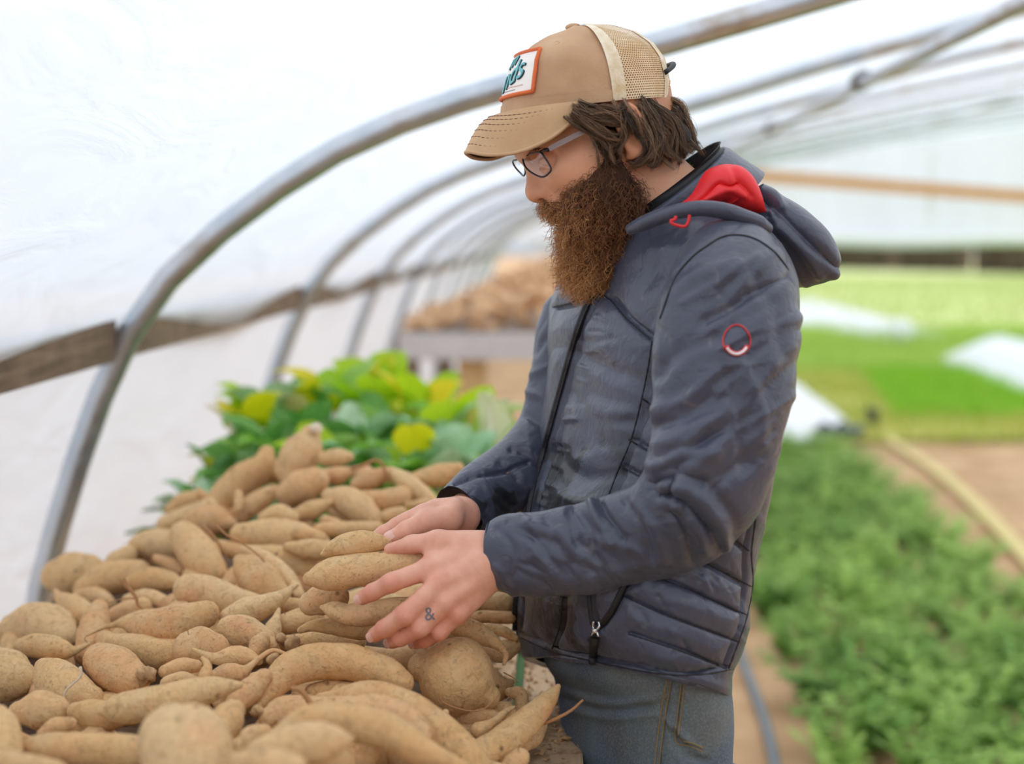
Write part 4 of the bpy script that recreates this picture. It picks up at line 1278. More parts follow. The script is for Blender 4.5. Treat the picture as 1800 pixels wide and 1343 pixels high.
# torso (inside the jacket) and arms
B.cap(P(1195, 520, 1.62), P(1140, 900, 1.6), .07, .075, .03)
B.cap(P(1140, 1000, 1.6) + left_b * .05, P(1140, 1000, 1.6) - left_b * .05, .07, .07, .03)
ARM_N = [(1288, 480, 1.470, 60), (1279, 580, 1.440, 72), (1273, 650, 1.430, 74), (1264, 730, 1.422, 70), (1252, 805, 1.417, 66), (1222, 882, 1.420, 60), (1160, 930, 1.440, 50), (1070, 957, 1.470, 45), (965, 974, 1.494, 42), (880, 985, 1.505, 44)]
ARM_F = [(1022, 560, 1.80, 36), (1006, 610, 1.79, 40), (992, 690, 1.78, 40), (968, 762, 1.762, 38), (928, 817, 1.732, 36), (880, 855, 1.70, 32), (832, 887, 1.66, 28), (806, 905, 1.62, 31)]
for AR in (ARM_N, ARM_F):
    B.chain([P(x, y, d) for x, y, d, r in AR], [r * d / F for x, y, d, r in AR], .02)
B.cap(P(1288, 480, 1.470), P(1215, 500, 1.60), .035, .055, .02)
B.cap(P(1022, 560, 1.80), P(1150, 530, 1.66), .024, .055, .02)
# neck and head
B.cap(HP(1092, 275, 0), P(1195, 400, 1.61), .052, .056, .02)
B.cap(P(1195, 400, 1.61), P(1195, 520, 1.62), .054, .066, .03)
B.ell(HP(1050, 178, 0), (.087, .082, .072), k=.02)
B.ell(HP(1076, 215, 0), (.066, .070, .068), k=.02)
B.ell(HP(1016, 284, 0), (.056, .074, .056), k=.02)
B.ell(HP(1036, 350, 0), (.046, .044, .044), k=.02)
B.ell(HP(985, 362, 0), (.020, .016, .022), k=.015)
for s in (1, -1):
    B.ell(HP(1004, 296, .040 * s), (.030, .024, .022), k=.018)            # cheekbones
    B.ell(HP(1060, 300, .050 * s), (.035, .045, .022), k=.02)
    B.cap(HP(930, 264, .008 * s), HP(956, 258, .042 * s), .009, .008, .012)  # brow
B.ell(HP(945, 243, 0), (.030, .030, .050), k=.02)
B.cap(HP(938, 279, 0), HP(942, 332, 0), .0085, .0115, .008)               # nose bridge
B.ell(HP(944, 338, 0), (.0130, .0120, .0135), k=.006)                     # nose tip
for s in (1, -1):
    B.ell(HP(962, 336, .013 * s), (.0105, .0085, .0072), k=.005)          # wings
    B.ell(HP(950, 282, .038 * s), (.019, .014, .020), k=.008, sub=True)   # sockets
    B.ell(HP(967, 282, .031 * s), (.0135, .0125, .013), k=.003)           # lids
    B.ell(HP(955, 349, .0085 * s), (.0045, .0035, .0035), k=.002, sub=True)
    # ears
    e1 = HP(1110, 230, .080 * s)
    th = math.radians(12 * s)
    Re = np.stack([face_h * math.cos(.25) + left_h * s * math.sin(.25), up_h, -face_h * math.sin(.25) * s + left_h * math.cos(.25)])
    B.ell(e1, (.018, .031, .007), Re, k=.006)
    B.cap(HP(1112, 265, .076 * s), HP(1108, 272, .076 * s), .0075, .006, .005)
    B.ell(e1 + left_h * s * .008 + face_h * .001 - up_h * .002, (.011, .019, .006), Re, k=.004, sub=True)
    rim = [e1 + Re[0] * (.0165 * math.cos(a)) + Re[1] * (.029 * math.sin(a)) + left_h * s * .003 for a in np.linspace(-.9, 3.6, 12)]
    rim = [e1 + Re[0] * (-.0165 * math.cos(a)) + Re[1] * (.029 * math.sin(a)) + left_h * s * .003 for a in np.linspace(-.9, 2.9, 12)]
    B.chain(rim, [.0032] * 12, .003)
# near hand
mm = .001
NB = [P(866, 958, 1.505), P(868, 978, 1.495), P(868, 1000, 1.495), P(864, 1018, 1.503)]
NM = [P(751, 1001, 1.492), P(769, 1030, 1.478), P(785, 1057, 1.474), P(807, 1077, 1.480)]
for a, b, r0, r1 in zip(NB, NM, (15, 15, 14.5, 13.5), (12.5, 12.5, 12, 11.5)):
    B.cap(a, b, r0 * mm, r1 * mm, .010)
B.cap(P(850, 985, 1.515), P(785, 1020, 1.51), .020, .017, .012)
fing = {'index': ([NM[0], P(688, 1024, 1.474), P(655, 1041, 1.486), P(637, 1051, 1.497)], [11.5, 10.4, 9.2, 8.2]),
        'middle': ([NM[1], P(712, 1080, 1.462), P(676, 1105, 1.474), P(659, 1116, 1.488)], [11.8, 10.9, 9.6, 8.6]),
        'ring': ([NM[2], P(738, 1104, 1.470), P(704, 1121, 1.483), P(689, 1128, 1.497)], [11.3, 10.2, 9.2, 8.2]),
        'little': ([NM[3], P(772, 1111, 1.482), P(746, 1125, 1.496), P(731, 1130, 1.508)], [10.3, 9.0, 8.2, 7.4])}
knuckles = []
for nme, (pts, rad) in fing.items():
    B.chain(pts, [r * mm for r in rad], .0045)
    knuckles += [pts[0], pts[1], pts[2]]
    v = -fw
    B.ell(pts[1] + v * .0035, (.0085, .0085, .0085), np.eye(3), k=.004)
    B.ell(pts[0] + v * .005, (.0090, .0090, .0085), np.eye(3), k=.006)
TH = [P(842, 958, 1.505), P(770, 952, 1.512), P(724, 957, 1.521), P(685, 966, 1.527)]
B.chain(TH, [.0165, .0125, .0098, .0070], .006)
B.cap(P(770, 965, 1.51), P(758, 990, 1.505), .010, .010, .010)
for a, b, o in ((NB[1], NM[1], .0100), (NB[2], NM[2], .0098), (NB[3], NM[3], .0090), (NB[0], NM[0], .0096)):      # tendons
    B.cap(a * .55 + b * .45 - fw * o, b - fw * (o - .002), .0026, .0030, .006)
# far hand
B.cap(P(812, 908, 1.61), P(770, 910, 1.60), .0215, .0225, .012)
FM = [P(722, 922, 1.592), P(722, 938, 1.605), P(726, 952, 1.617), P(735, 964, 1.625)]
for k, q in enumerate(FM): B.cap(P(795, 900 + 9 * k, 1.59 + .01 * k), q, .0165, .0125, .010)
FF = [[FM[0], P(676, 938, 1.592), P(645, 958, 1.585), P(625, 972, 1.575)], [FM[1], P(668, 962, 1.604), P(632, 982, 1.595), P(612, 992, 1.585)],
      [FM[2], P(672, 984, 1.615), P(640, 1002, 1.605), P(620, 1010, 1.595)], [FM[3], P(690, 1000, 1.622), P(662, 1015, 1.612), P(644, 1022, 1.602)]]
for pts in FF: B.chain(pts, [.0118, .0098, .0086, .0076], .0045)
TF = [P(790, 912, 1.575), P(748, 918, 1.562), P(716, 932, 1.556), P(690, 945, 1.556)]
B.chain(TF, [.0165, .0125, .0105, .0088], .006)
B.cap(P(745, 905, 1.58), P(700, 925, 1.588), .013, .010, .010)
V, f = B.nets()
V = smooth_mesh(V, f, 2, .5)
m_skin, nt, b = mat_new('skin')
b.inputs['Roughness'].default_value = .48
b.inputs['Specular IOR Level'].default_value = .35
b.inputs['Subsurface Weight'].default_value = .12
b.inputs['Subsurface Radius'].default_value = (.010, .004, .002)
b.inputs['Subsurface Scale'].default_value = .5
at = nd(nt, 'ShaderNodeAttribute', attribute_name='tone')
sp_ = nd(nt, 'ShaderNodeSeparateColor')
nt.links.new(at.outputs['Color'], sp_.inputs[0])
tc = nd(nt, 'ShaderNodeTexCoord')
n = nd(nt, 'ShaderNodeTexNoise', i_Scale=55.0, i_Detail=6.0)
nt.links.new(tc.outputs['Object'], n.inputs['Vector'])
c = ramp(nt, n.outputs['Fac'], [(.3, lin(222, 158, 132)), (.7, lin(238, 182, 156))])
c = mix(nt, sp_.outputs[0], c, lin(206, 106, 84))
c = mix(nt, sp_.outputs[1], c, lin(58, 42, 32))
c = mix(nt, sp_.outputs[2], c, lin(220, 160, 122))
nt.links.new(c, b.inputs['Base Color'])
n = nd(nt, 'ShaderNodeTexNoise', i_Scale=260.0, i_Detail=4.0)
nt.links.new(tc.outputs['Object'], n.inputs['Vector'])
bp = nd(nt, 'ShaderNodeBump', i_Strength=.22, i_Distance=.0012)
nt.links.new(n.outputs['Fac'], bp.inputs['Height']); nt.links.new(bp.outputs[0], b.inputs['Normal'])
ORG = np.array([P(1140, 1000, 1.6)[0], P(1140, 1000, 1.6)[1], 0.0])
man = mesh('person', V, f, m_skin, origin=ORG)
tag(man, 'bearded man in cap, glasses and dark padded jacket sorting sweet potatoes at the bench', 'person')
red = np.zeros(len(V)); hairm = np.zeros(len(V)); tan = np.zeros(len(V))
for q, r, w in [(k_, .011, .72) for k_ in knuckles] + [(HP(942, 338, 0), .02, .55), (HP(962, 338, .013), .012, .4), (HP(1000, 300, .05), .03, .22), (HP(1110, 195, .085), .02, .6), (HP(1108, 262, .08), .022, .25),
                                             (fing['index'][0][3], .012, .45), (fing['middle'][0][3], .012, .45), (fing['ring'][0][3], .012, .5), (fing['little'][0][3], .014, .5), (fing['ring'][0][1], .03, .2), (fing['little'][0][1], .03, .35)]:
    red = np.maximum(red, w * np.exp(-((V - q) ** 2).sum(1) / (2 * (r * .7) ** 2)))
loc = (V - HC) @ RH.T
hairm = np.clip((loc[:, 1] - .02) / .01, 0, 1) * (np.clip((-loc[:, 0] + .045) / .01, 0, 1)) * (V[:, 2] > 1.5)
hairm = np.maximum(hairm, (loc[:, 0] < -.035) * (loc[:, 1] > -.05) * (V[:, 2] > 1.5) * 1.0)
tan = np.where(V[:, 2] > 1.42, .75, 0.0)
ca = man.data.color_attributes.new('tone', 'FLOAT_COLOR', 'POINT')
ca.data.foreach_set('color', np.stack([red, hairm, tan, np.ones(len(V))], 1).astype(np.float32).ravel())
print('body verts', len(V))

# nails
m_nail = simple('nail', lin(232, 184, 168), .3)
def nail(pts, rad, s=1.0, nrm=None):
    a, b = pts[2], pts[3]
    t = (b - a) / np.linalg.norm(b - a)
    n = -fw if nrm is None else nrm
    n = n - t * (n @ t); n /= np.linalg.norm(n); w = np.cross(t, n)
    v = []
    c0 = b + t * rad * .15
    for i in range(7):
        for j in range(7):
            u_, v_ = (i / 6 * 2 - 1), (j / 6 * 2 - 1)
            rr = max(abs(u_), abs(v_)); 
            k = rr / max(1e-6, math.hypot(u_, v_)) if rr > 0 else 1
            k = .35 + .65 * k
            x, y = u_ * k * .0058 * s, v_ * k * .0056 * s
            off = rad * 1.02 - .55 * y * y / rad - .25 * max(0, x) ** 2 / rad
            v.append(c0 + t * x + w * y + n * off)
    return mesh('nail', v, grid_faces(7, 7), m_nail, man)
for nme, (pts, rad) in fing.items(): nail(pts, rad[3] * mm, 1.0, -fw - .35 * rt * 0 + .2 * up)
nail(TF, .0088, 1.15, -fw + .9 * up)
# the & tattoo on the ring finger
def text_mesh(txt, size=1.0, shear=0.0):
    cu = bpy.data.curves.new('txt', 'FONT'); cu.body = txt; cu.size = size; cu.shear = shear
    cu.align_x = 'CENTER'; cu.align_y = 'CENTER'; cu.resolution_u = 4
    o = bpy.data.objects.new('txt', cu); COL.objects.link(o)
    dg = bpy.context.evaluated_depsgraph_get()
    me = bpy.data.meshes.new_from_object(o.evaluated_get(dg))
    v = np.array([q.co[:] for q in me.vertices]); fs = [list(p_.vertices) for p_ in me.polygons]
    bpy.data.objects.remove(o); bpy.data.curves.remove(cu); bpy.data.meshes.remove(me)
    return v, fs
v, fs = text_mesh('&', 1.0)
ang = math.radians(-8)
q0 = []
for x, y, z in v:
    X_, Y_ = x * 30, y * 34
    px, py = 755 + X_ * math.cos(ang) + Y_ * math.sin(ang), 1080 - (Y_ * math.cos(ang) - X_ * math.sin(ang))
    q0.append((px, py))
q0 = np.array(q0)
d = np.full(len(q0), 1.42)
for _ in range(60):
    p_ = Pa(np.column_stack([q0, d]))
    d += np.clip(B.at(p_), -.004, .004) * .8
m_ink = simple('tattoo_ink', lin(108, 108, 120), .6)
t_ = mesh('tattoo', Pa(np.column_stack([q0, d - .0007])), fs, m_ink, man); t_['label'] = 'small blue-grey ampersand tattoo on the ring finger'
# ================================================================ JACKET
from mathutils.bvhtree import BVHTree
m_jkt, nt, b = mat_new('padded_nylon')
b.inputs['Roughness'].default_value = .33
b.inputs['Specular IOR Level'].default_value = .55
b.inputs['Sheen Weight'].default_value = .12
tc = nd(nt, 'ShaderNodeTexCoord')
n = nd(nt, 'ShaderNodeTexNoise', i_Scale=6.0, i_Detail=5.0)
nt.links.new(tc.outputs['Object'], n.inputs['Vector'])
c = ramp(nt, n.outputs['Fac'], [(.35, lin(58, 62, 78)), (.65, lin(71, 75, 93))])
n2 = nd(nt, 'ShaderNodeTexNoise', i_Scale=18.0, i_Detail=3.0)
nt.links.new(tc.outputs['Object'], n2.inputs['Vector'])
at = nd(nt, 'ShaderNodeAttribute', attribute_name='wet')
ml = nd(nt, 'ShaderNodeMath', operation='MULTIPLY')
nt.links.new(ramp(nt, n2.outputs['Fac'], [(.47, (0, 0, 0, 1)), (.51, (1, 1, 1, 1))]), ml.inputs[0]); nt.links.new(at.outputs['Fac'], ml.inputs[1])
c = mix(nt, ml.outputs[0], c, lin(24, 25, 31))
n3 = nd(nt, 'ShaderNodeTexNoise', i_Scale=45.0, i_Detail=6.0, i_Distortion=1.0)
nt.links.new(tc.outputs['Object'], n3.inputs['Vector'])
c = mix(nt, ramp(nt, n3.outputs['Fac'], [(.63, (0, 0, 0, 1)), (.78, (.28, .28, .28, 1))]), c, lin(150, 138, 128))
nt.links.new(c, b.inputs['Base Color'])
nb = nd(nt, 'ShaderNodeTexNoise', i_Scale=48.0, i_Detail=4.0, i_Distortion=1.8)
nt.links.new(tc.outputs['Object'], nb.inputs['Vector'])
bp = nd(nt, 'ShaderNodeBump', i_Strength=.35, i_Distance=.004)
nt.links.new(nb.outputs['Fac'], bp.inputs['Height']); nt.links.new(bp.outputs[0], b.inputs['Normal'])
m_blk = simple('black_trim', (.010, .010, .012, 1), .55)
m_redc = simple('red_lining', lin(234, 40, 46), .5, bump=.2, bscale=50)
m_redp = simple('red_piping', lin(214, 40, 44), .4)

def vnormals(V, f):
    n = np.cross(V[f[:, 2]] - V[f[:, 0]], V[f[:, 3]] - V[f[:, 1]])
    out = np.zeros_like(V)
    for k in range(4):
        for a in range(3): out[:, a] += np.bincount(f[:, k], n[:, a], len(V))
    return out / (np.linalg.norm(out, axis=1)[:, None] + 1e-12)

def dist_poly(x, y, pts):
    best = np.full(len(x), 1e9)
    p = np.asarray(pts, float)
    p = cr(p, max(12, 4 * len(p))) if len(p) > 2 else p
    for (x0, y0), (x1, y1) in zip(p[:-1, :2], p[1:, :2]):
        dx, dy = x1 - x0, y1 - y0; L2 = dx * dx + dy * dy + 1e-9
        t = np.clip(((x - x0) * dx + (y - y0) * dy) / L2, 0, 1)
        best = np.minimum(best, np.hypot(x - x0 - t * dx, y - y0 - t * dy))
    return best

def carve(V, f, seams, puff=.006, pw=26, gw=3.2, gd=.0045, folds=()):
    """quilting seams (pixel polylines on the visible side) and folds (polyline, width, height) pressed into a surface"""
    N = vnormals(V, f)
    x, y, d = pix(V)
    vis = np.clip(-(N @ fw) * 3 + .4, 0, 1)
    disp = np.zeros(len(V))
    if seams:
        dm = np.full(len(V), 1e9)
        for s in seams: dm = np.minimum(dm, dist_poly(x, y, s))
        disp += vis * (puff * (np.minimum(1, 1 - np.exp(-dm / pw)) - 1) - gd * np.exp(-(dm / gw) ** 2))
    for pts, w, h in folds:
        dd = dist_poly(x, y, pts)
        disp += vis * h * np.exp(-(dd / w) ** 2)
    return V + N * disp[:, None]

# ---- body of the jacket: closed rings from hem to collar, world-horizontal with a small tilt
RG = [  # y, x left, x right, half width, tilt front, tilt near side
    (352, 1112, 1262, .082, 0, 0), (372, 1080, 1300, .105, 0, 0), (398, 1045, 1345, .142, 0, 0), (430, 1012, 1375, .178, 0, 0), (470, 992, 1397, .204, 0, 0),
    (520, 974, 1405, .217, 0, 0), (580, 964, 1404, .220, 0, 0), (650, 960, 1392, .218, 0, 0), (740, 952, 1378, .213, 0, 0), (830, 938, 1362, .208, 0, 0),
    (900, 918, 1346, .205, .004, .004), (970, 904, 1335, .203, .010, .012), (1040, 900, 1326, .202, .016, .022), (1100, 899, 1312, .200, .022, .030),
    (1140, 903, 1298, .197, .026, .036), (1160, 908, 1290, .194, .028, .039), (1178, 914, 1286, .192, .029, .041), (1190, 922, 1280, .186, .029, .042), (1186, 940, 1264, .172, .029, .042)]
RG = np.array(RG, float)
n_v, n_u = 330, 360
tt = np.linspace(0, 1, n_v)
key = np.linspace(0, 1, len(RG))
RGi = cr(np.hstack([RG * [1, 1, 1, 1000, 1000, 1000]]), n_v)
th = np.linspace(0, 2 * np.pi, n_u, endpoint=False)
V = np.zeros((n_v, n_u, 3))
DC = 1.615
ex = 2.0 / 2.35
for i, (y, xl, xr, hb, tf, tl) in enumerate(RGi):
    hb, tf, tl = hb / 1000, tf / 1000, tl / 1000
    ca_, sa_ = np.sign(np.cos(th)) * np.abs(np.cos(th)) ** ex, np.sign(np.sin(th)) * np.abs(np.sin(th)) ** ex
    mx_, a = (xl + xr) / 2, .12
    for _ in range(12):                       # fit the ring to the two outline points
        c0 = P(mx_, y, DC)
        V[i] = c0 + a * ca_[:, None] * face_b + hb * sa_[:, None] * left_b + (tf * ca_ + tl * sa_)[:, None] * zz
        px_ = pix(V[i])[0]; lo_, hi_ = px_.min(), px_.max()
        mx_ += ((xl + xr) - (lo_ + hi_)) / 2
        a = max(.035, a + ((xr - xl) - (hi_ - lo_)) / 2 * DC / F)
V = V.reshape(-1, 3)
jf = grid_faces(n_v, n_u, True)[:, ::-1]
seams = [[(1055, 517), (1075, 530), (1100, 560), (1143, 597)], [(972, 540), (1008, 530), (1022, 512)],
         [(1146, 600), (1140, 640), (1128, 700), (1110, 770), (1085, 830), (1068, 875)], [(1105, 772), (1150, 800), (1180, 815)], [(1088, 818), (1150, 852)], [(1128, 700), (1150, 715)],
         [(1287, 945), (1317, 968)], [(1240, 990), (1280, 1010), (1321, 1031)], [(1150, 1015), (1196, 1031), (1312, 1080)], [(1097, 1048), (1177, 1084), (1300, 1129)],
         [(1104, 1114), (1196, 1144), (1277, 1176)], [(890, 1108), (903, 1114), (968, 1144), (1044, 1163), (1158, 1184), (1230, 1186), (1290, 1176)],
         [(1348, 700), (1334, 837), (1328, 913), (1321, 970), (1323, 1023), (1313, 1084), (1298, 1129), (1281, 1175)], [(989, 1050), (983, 1103), (970, 1141)],
         [(1036, 1020), (1038, 1060), (1042, 1090), (1049, 1105)], [(1110, 1005), (1097, 1031), (1074, 1076), (1049, 1105)],
         [(1272, 372), (1295, 414)], [(985, 700), (968, 800), (942, 890)]]
zip_px = [(1058, 480), (1040, 522), (1020, 570), (1003, 625), (985, 690), (970, 745), (955, 800), (942, 845), (932, 890), (926, 930), (915, 1000), (908, 1060), (905, 1108)]
seams.append(zip_px)
rj = np.random.default_rng(31)
folds = []
for k in range(30):      # soft folds of the front panel, sagging towards the zip
    x0, y0 = rj.uniform(950, 1080), rj.uniform(560, 880); a = rj.uniform(.1, .9); ln = rj.uniform(50, 110)
    folds.append(([(x0, y0), (x0 + ln * .5, y0 + ln * .3 * a), (x0 + ln, y0 + ln * (a - .3))], rj.uniform(8, 18), rj.uniform(.0010, .0026) * (1 if rj.random() < .6 else -1)))
for k in range(34):      # short gathers along the lower quilt seams
    x0, y0 = rj.uniform(1090, 1310), rj.uniform(960, 1170); ln = rj.uniform(14, 34)
    folds.append(([(x0, y0), (x0 + ln * .5, y0 + ln * .8)], rj.uniform(3, 6), rj.uniform(.0010, .0020) * (1 if rj.random() < .5 else -1)))
for k in range(26):
    t = rj.random(); x0, y0 = 1052 - 120 * t, 515 + 370 * t
    folds.append(([(x0 + 3, y0), (x0 + rj.uniform(18, 34), y0 + rj.uniform(-2, 10))], rj.uniform(3, 5), .0014 * (1 if k % 2 else -1)))
folds += [([(1000, 690), (1040, 735), (1100, 740)], 13, -.004), ([(975, 800), (1020, 840), (1080, 830)], 12, -.004), ([(960, 850), (1010, 880), (1060, 875)], 12, .004),
          ([(1100, 420), (1150, 400), (1230, 395)], 14, .003), ([(1080, 470), (1150, 440), (1220, 430)], 18, .003), ([(1140, 560), (1120, 520), (1150, 480)], 14, -.003)]
V = carve(V, jf, seams, .008, 30, 3.0, .0050, folds)
E1, E2 = rt * .9 - up * .42, rt * .42 + up * .9
V += vnormals(V, jf) * (.0030 * (ridge(V, E1, E2, 9, 26, 501) - ridge(V, E1, E2, 12, 34, 502)) + .0008 * ridge(V, E2, E1, 30, 90, 503) + .0012 * wob(V, 30, 51, 3) + .0035 * wob(V * [1, 1, 1.8], 12, 52, 2))[:, None]
jacket = mesh('jacket', V, jf, m_jkt, man)
jacket['label'] = 'dark slate padded jacket with quilted seams and a hood'
x, y, d = pix(V)
def blob(cx, cy, rx, ry): return np.exp(-((x - cx) / rx) ** 2 - ((y - cy) / ry) ** 2)
wet = np.clip(1.6 * (blob(985, 850, 70, 55) + blob(950, 1085, 70, 75) + blob(1020, 1140, 40, 40) + .6 * blob(1040, 800, 60, 40)), 0, 1)
a_ = jacket.data.attributes.new('wet', 'FLOAT', 'POINT'); a_.data.foreach_set('value', wet.astype(np.float32))
def tree_of(V, f): return BVHTree.FromPolygons(V.tolist(), f.tolist())
jtree = tree_of(V, jf)
def onto(tree, x, y, dflt=1.5, lift=0.0):
    r = fw + (x - CX) / F * rt - (y - CY) / F * up
    r = r / np.linalg.norm(r)
    h = tree.ray_cast(Vector(CAM), Vector(r))
    for dx_ in range(2, 40, 2):               # just off the outline: step inwards
        if h[0] is not None: break
        r = fw + (x + dx_ - CX) / F * rt - (y - CY) / F * up; r = r / np.linalg.norm(r)
        h = tree.ray_cast(Vector(CAM), Vector(r))
    if h[0] is None: return P(x, y, dflt)
    return np.array(h[0]) - r * lift
def line_on(tree, pts, n, lift=0.0, dflt=1.5):
    c = cr(np.asarray(pts, float), n)
    return np.array([onto(tree, q[0], q[1], dflt, lift) for q in c])

def strip(name, c, w, t, mat, parent, nrm=None, seg=8):
    """flattened tube along c: width w across the sight line, thickness t"""
    c = np.asarray(c); T_ = np.gradient(c, axis=0); T_ /= np.linalg.norm(T_, axis=1)[:, None] + 1e-12
    S_ = np.cross(T_, -fw); S_ /= np.linalg.norm(S_, axis=1)[:, None] + 1e-12
    Nn = np.cross(S_, T_)
    th = np.linspace(0, 2 * np.pi, seg, endpoint=False)
    v = c[:, None] + S_[:, None] * (w * np.cos(th))[None, :, None] + Nn[:, None] * (t * np.sin(th))[None, :, None]
    fc = grid_faces(len(c), seg, True).tolist() + [list(range(seg)), list(range((len(c) - 1) * seg, len(c) * seg))[::-1]]
    return mesh(name, v.reshape(-1, 3), fc, mat, parent)
sv = []
for q_ in seams[:-1]:
    if q_[0][0] < 1000 and q_[0][1] > 690 and q_[-1][0] < 950: continue
    sv.append(tube(line_on(jtree, q_, 50, .0002), .0010 + .0003 * np.sin(np.arange(50) * 2.3), 5))
v, fcs = join(sv)
m_thr = simple('dark_thread', lin(26, 27, 34), .6)
st_ = mesh('quilt_stitching', v, fcs, m_thr, jacket); st_['kind'] = 'stuff'
zc = line_on(jtree, zip_px, 120, .001, 1.57)
strip('zipper', zc, .0052, .0028, m_blk, jacket)
v, fcs = [], []
m_teeth = simple('zipper_teeth', (.035, .035, .04, 1), .3, .4)
tv, tf = tube(line_on(jtree, zip_px, 200, .0042, 1.57), .0016 + .0004 * np.sin(np.arange(200) * 2.2), 6)
mesh('zipper_teeth', tv, tf, m_teeth, jacket)
# pocket zip: two dark edges, slider, pull
for s in ([(1036, 1020), (1038, 1060), (1042, 1090), (1049, 1106)], [(1104, 1018), (1097, 1031), (1074, 1076), (1050, 1106)]):
    strip('pocket_zipper', line_on(jtree, s, 24, .001), .0038, .0025, m_blk, jacket)
v = np.array([onto(jtree, *q, 1.45, .0008) for q in cr(np.array([(1038, 1030), (1042, 1080), (1049, 1104)]), 10)])
w = np.array([onto(jtree, *q, 1.45, .0008) for q in cr(np.array([(1098, 1030), (1075, 1072), (1050, 1104)]), 10)])
pin = np.stack([v * (1 - t) + w * t + fw * .004 * math.sin(math.pi * t) for t in np.linspace(0, 1, 6)], 1).reshape(-1, 3)
m_in = simple('pocket_inside', lin(44, 46, 56), .5)
mesh('pocket_opening', pin - fw * .003, grid_faces(10, 6), m_in, jacket)
m_chrome = simple('chrome', (.75, .75, .76, 1), .22, 1.0)
sl = []
for s in (-1, 1):
    tv, tf = tube(line_on(jtree, [(1048 + s * 4, 1092), (1048 + s * 6, 1100), (1047 + s * 2.5, 1108), (1046 + s * 6, 1119)], 12, .004), .0014, 6); sl.append((tv, tf))
tv, tf = tube(line_on(jtree, [(1047, 1105), (1046, 1112)], 4, .005), .0036, 8); sl.append((tv, tf))
v, fcs = join(sl)
mesh('zipper_slider', v, fcs, m_chrome, jacket)
strip('zipper_pull', line_on(jtree, [(1046, 1120), (1044, 1135), (1043, 1160), (1041, 1175)], 20, .004), .0052, .003, m_blk, jacket)
# snap button near the pocket
# hem binding seen under the front edge
# ---- sleeves
def sleeve(name, ctrl, nv, nu, dz, label):
    c = np.array(ctrl, float)
    c3 = Pa(c[:, :3]); r3 = c[:, 3] * c[:, 2] / F
    q = cr(np.hstack([c3, r3[:, None]]), nv)
    t_, _, _ = frames(q[:, :3])
    N1 = np.cross(t_, fw); N1 /= np.linalg.norm(N1, axis=1)[:, None]
    N2 = np.cross(t_, N1)
    th = np.linspace(0, 2 * np.pi, nu, endpoint=False)
    V = q[:, None, :3] + q[:, None, 3:4] * (np.cos(th)[None, :, None] * N1[:, None] + dz * np.sin(th)[None, :, None] * N2[:, None])
    fc = grid_faces(nv, nu, True)
    V = V.reshape(-1, 3)
    n = vnormals(V, fc)
    if ((V - np.repeat(q[:, :3], nu, 0)) * n).sum() < 0: fc = fc[:, ::-1]
    return V, fc, q
SL = [(1296, 420, 1.515, 18), (1294, 432, 1.500, 62), (1290, 462, 1.475, 92), (1284, 510, 1.452, 112), (1279, 580, 1.438, 123), (1273, 650, 1.428, 126), (1264, 730, 1.420, 121),
      (1252, 805, 1.415, 113), (1226, 878, 1.418, 104), (1160, 928, 1.438, 86), (1070, 955, 1.468, 80), (965, 972, 1.492, 76), (895, 972, 1.503, 70), (862, 973, 1.508, 58)]
V, fc, qn = sleeve('sleeve', SL, 300, 240, .78, '')
fo = []
fo += [([(1148, 848), (1182, 842), (1176, 868), (1160, 872)], 7, -.010), ([(1150, 862), (1200, 880), (1250, 930)], 9, -.006), ([(1190, 830), (1240, 850), (1290, 910), (1300, 950)], 10, -.006),
       ([(1200, 900), (1240, 930), (1265, 965)], 8, -.006), ([(1180, 900), (1205, 940), (1215, 985)], 8, -.006), ([(1170, 855), (1220, 868), (1270, 930), (1275, 960)], 8, .006), ([(1190, 890), (1225, 925), (1240, 970)], 7, .006),
       ([(1150, 780), (1190, 770), (1240, 740)], 12, .004), ([(1150, 720), (1200, 700), (1260, 655)], 12, .004), ([(1150, 750), (1200, 735), (1250, 700)], 10, -.004), ([(1160, 640), (1200, 610), (1260, 590)], 14, -.003),
       ([(1300, 640), (1330, 700), (1340, 780)], 14, .004), ([(1280, 660), (1305, 740), (1310, 820)], 12, -.004), ([(1320, 480), (1360, 540), (1375, 620)], 14, -.003), ([(1180, 520), (1230, 480), (1300, 470)], 16, .003),
       ([(1150, 820), (1200, 800), (1260, 800)], 11, .004), ([(1160, 805), (1215, 785), (1270, 760)], 9, -.004), ([(1145, 560), (1170, 600), (1160, 660)], 10, -.003),
       ([(1055, 880), (1065, 905), (1095, 945)], 7, -.007), ([(1040, 885), (1050, 915), (1075, 955)], 8, .005), ([(1000, 900), (1015, 950), (1010, 990)], 9, -.003), ([(1010, 890), (1035, 930), (1050, 985)], 8, -.004),
       ([(1100, 880), (1130, 920), (1145, 985)], 9, -.004), ([(1115, 885), (1150, 930), (1170, 985)], 9, .004), ([(930, 920), (990, 945), (1020, 1000)], 11, .003), ([(960, 910), (1000, 985), (1080, 1010)], 10, -.003),
       ([(1020, 1020), (1080, 1005), (1160, 985)], 10, .003), ([(875, 930), (900, 960), (905, 1010)], 8, -.0025)]
for k in range(46):
    x0, y0 = rj.uniform(1140, 1330), rj.uniform(480, 880); a = rj.uniform(-1.1, -.3); ln = rj.uniform(60, 150)
    fo.append(([(x0, y0), (x0 + ln * .5, y0 + ln * .5 * a + rj.uniform(-5, 5)), (x0 + ln, y0 + ln * a)], rj.uniform(6, 15), rj.uniform(.0008, .0026) * (1 if rj.random() < .5 else -1)))
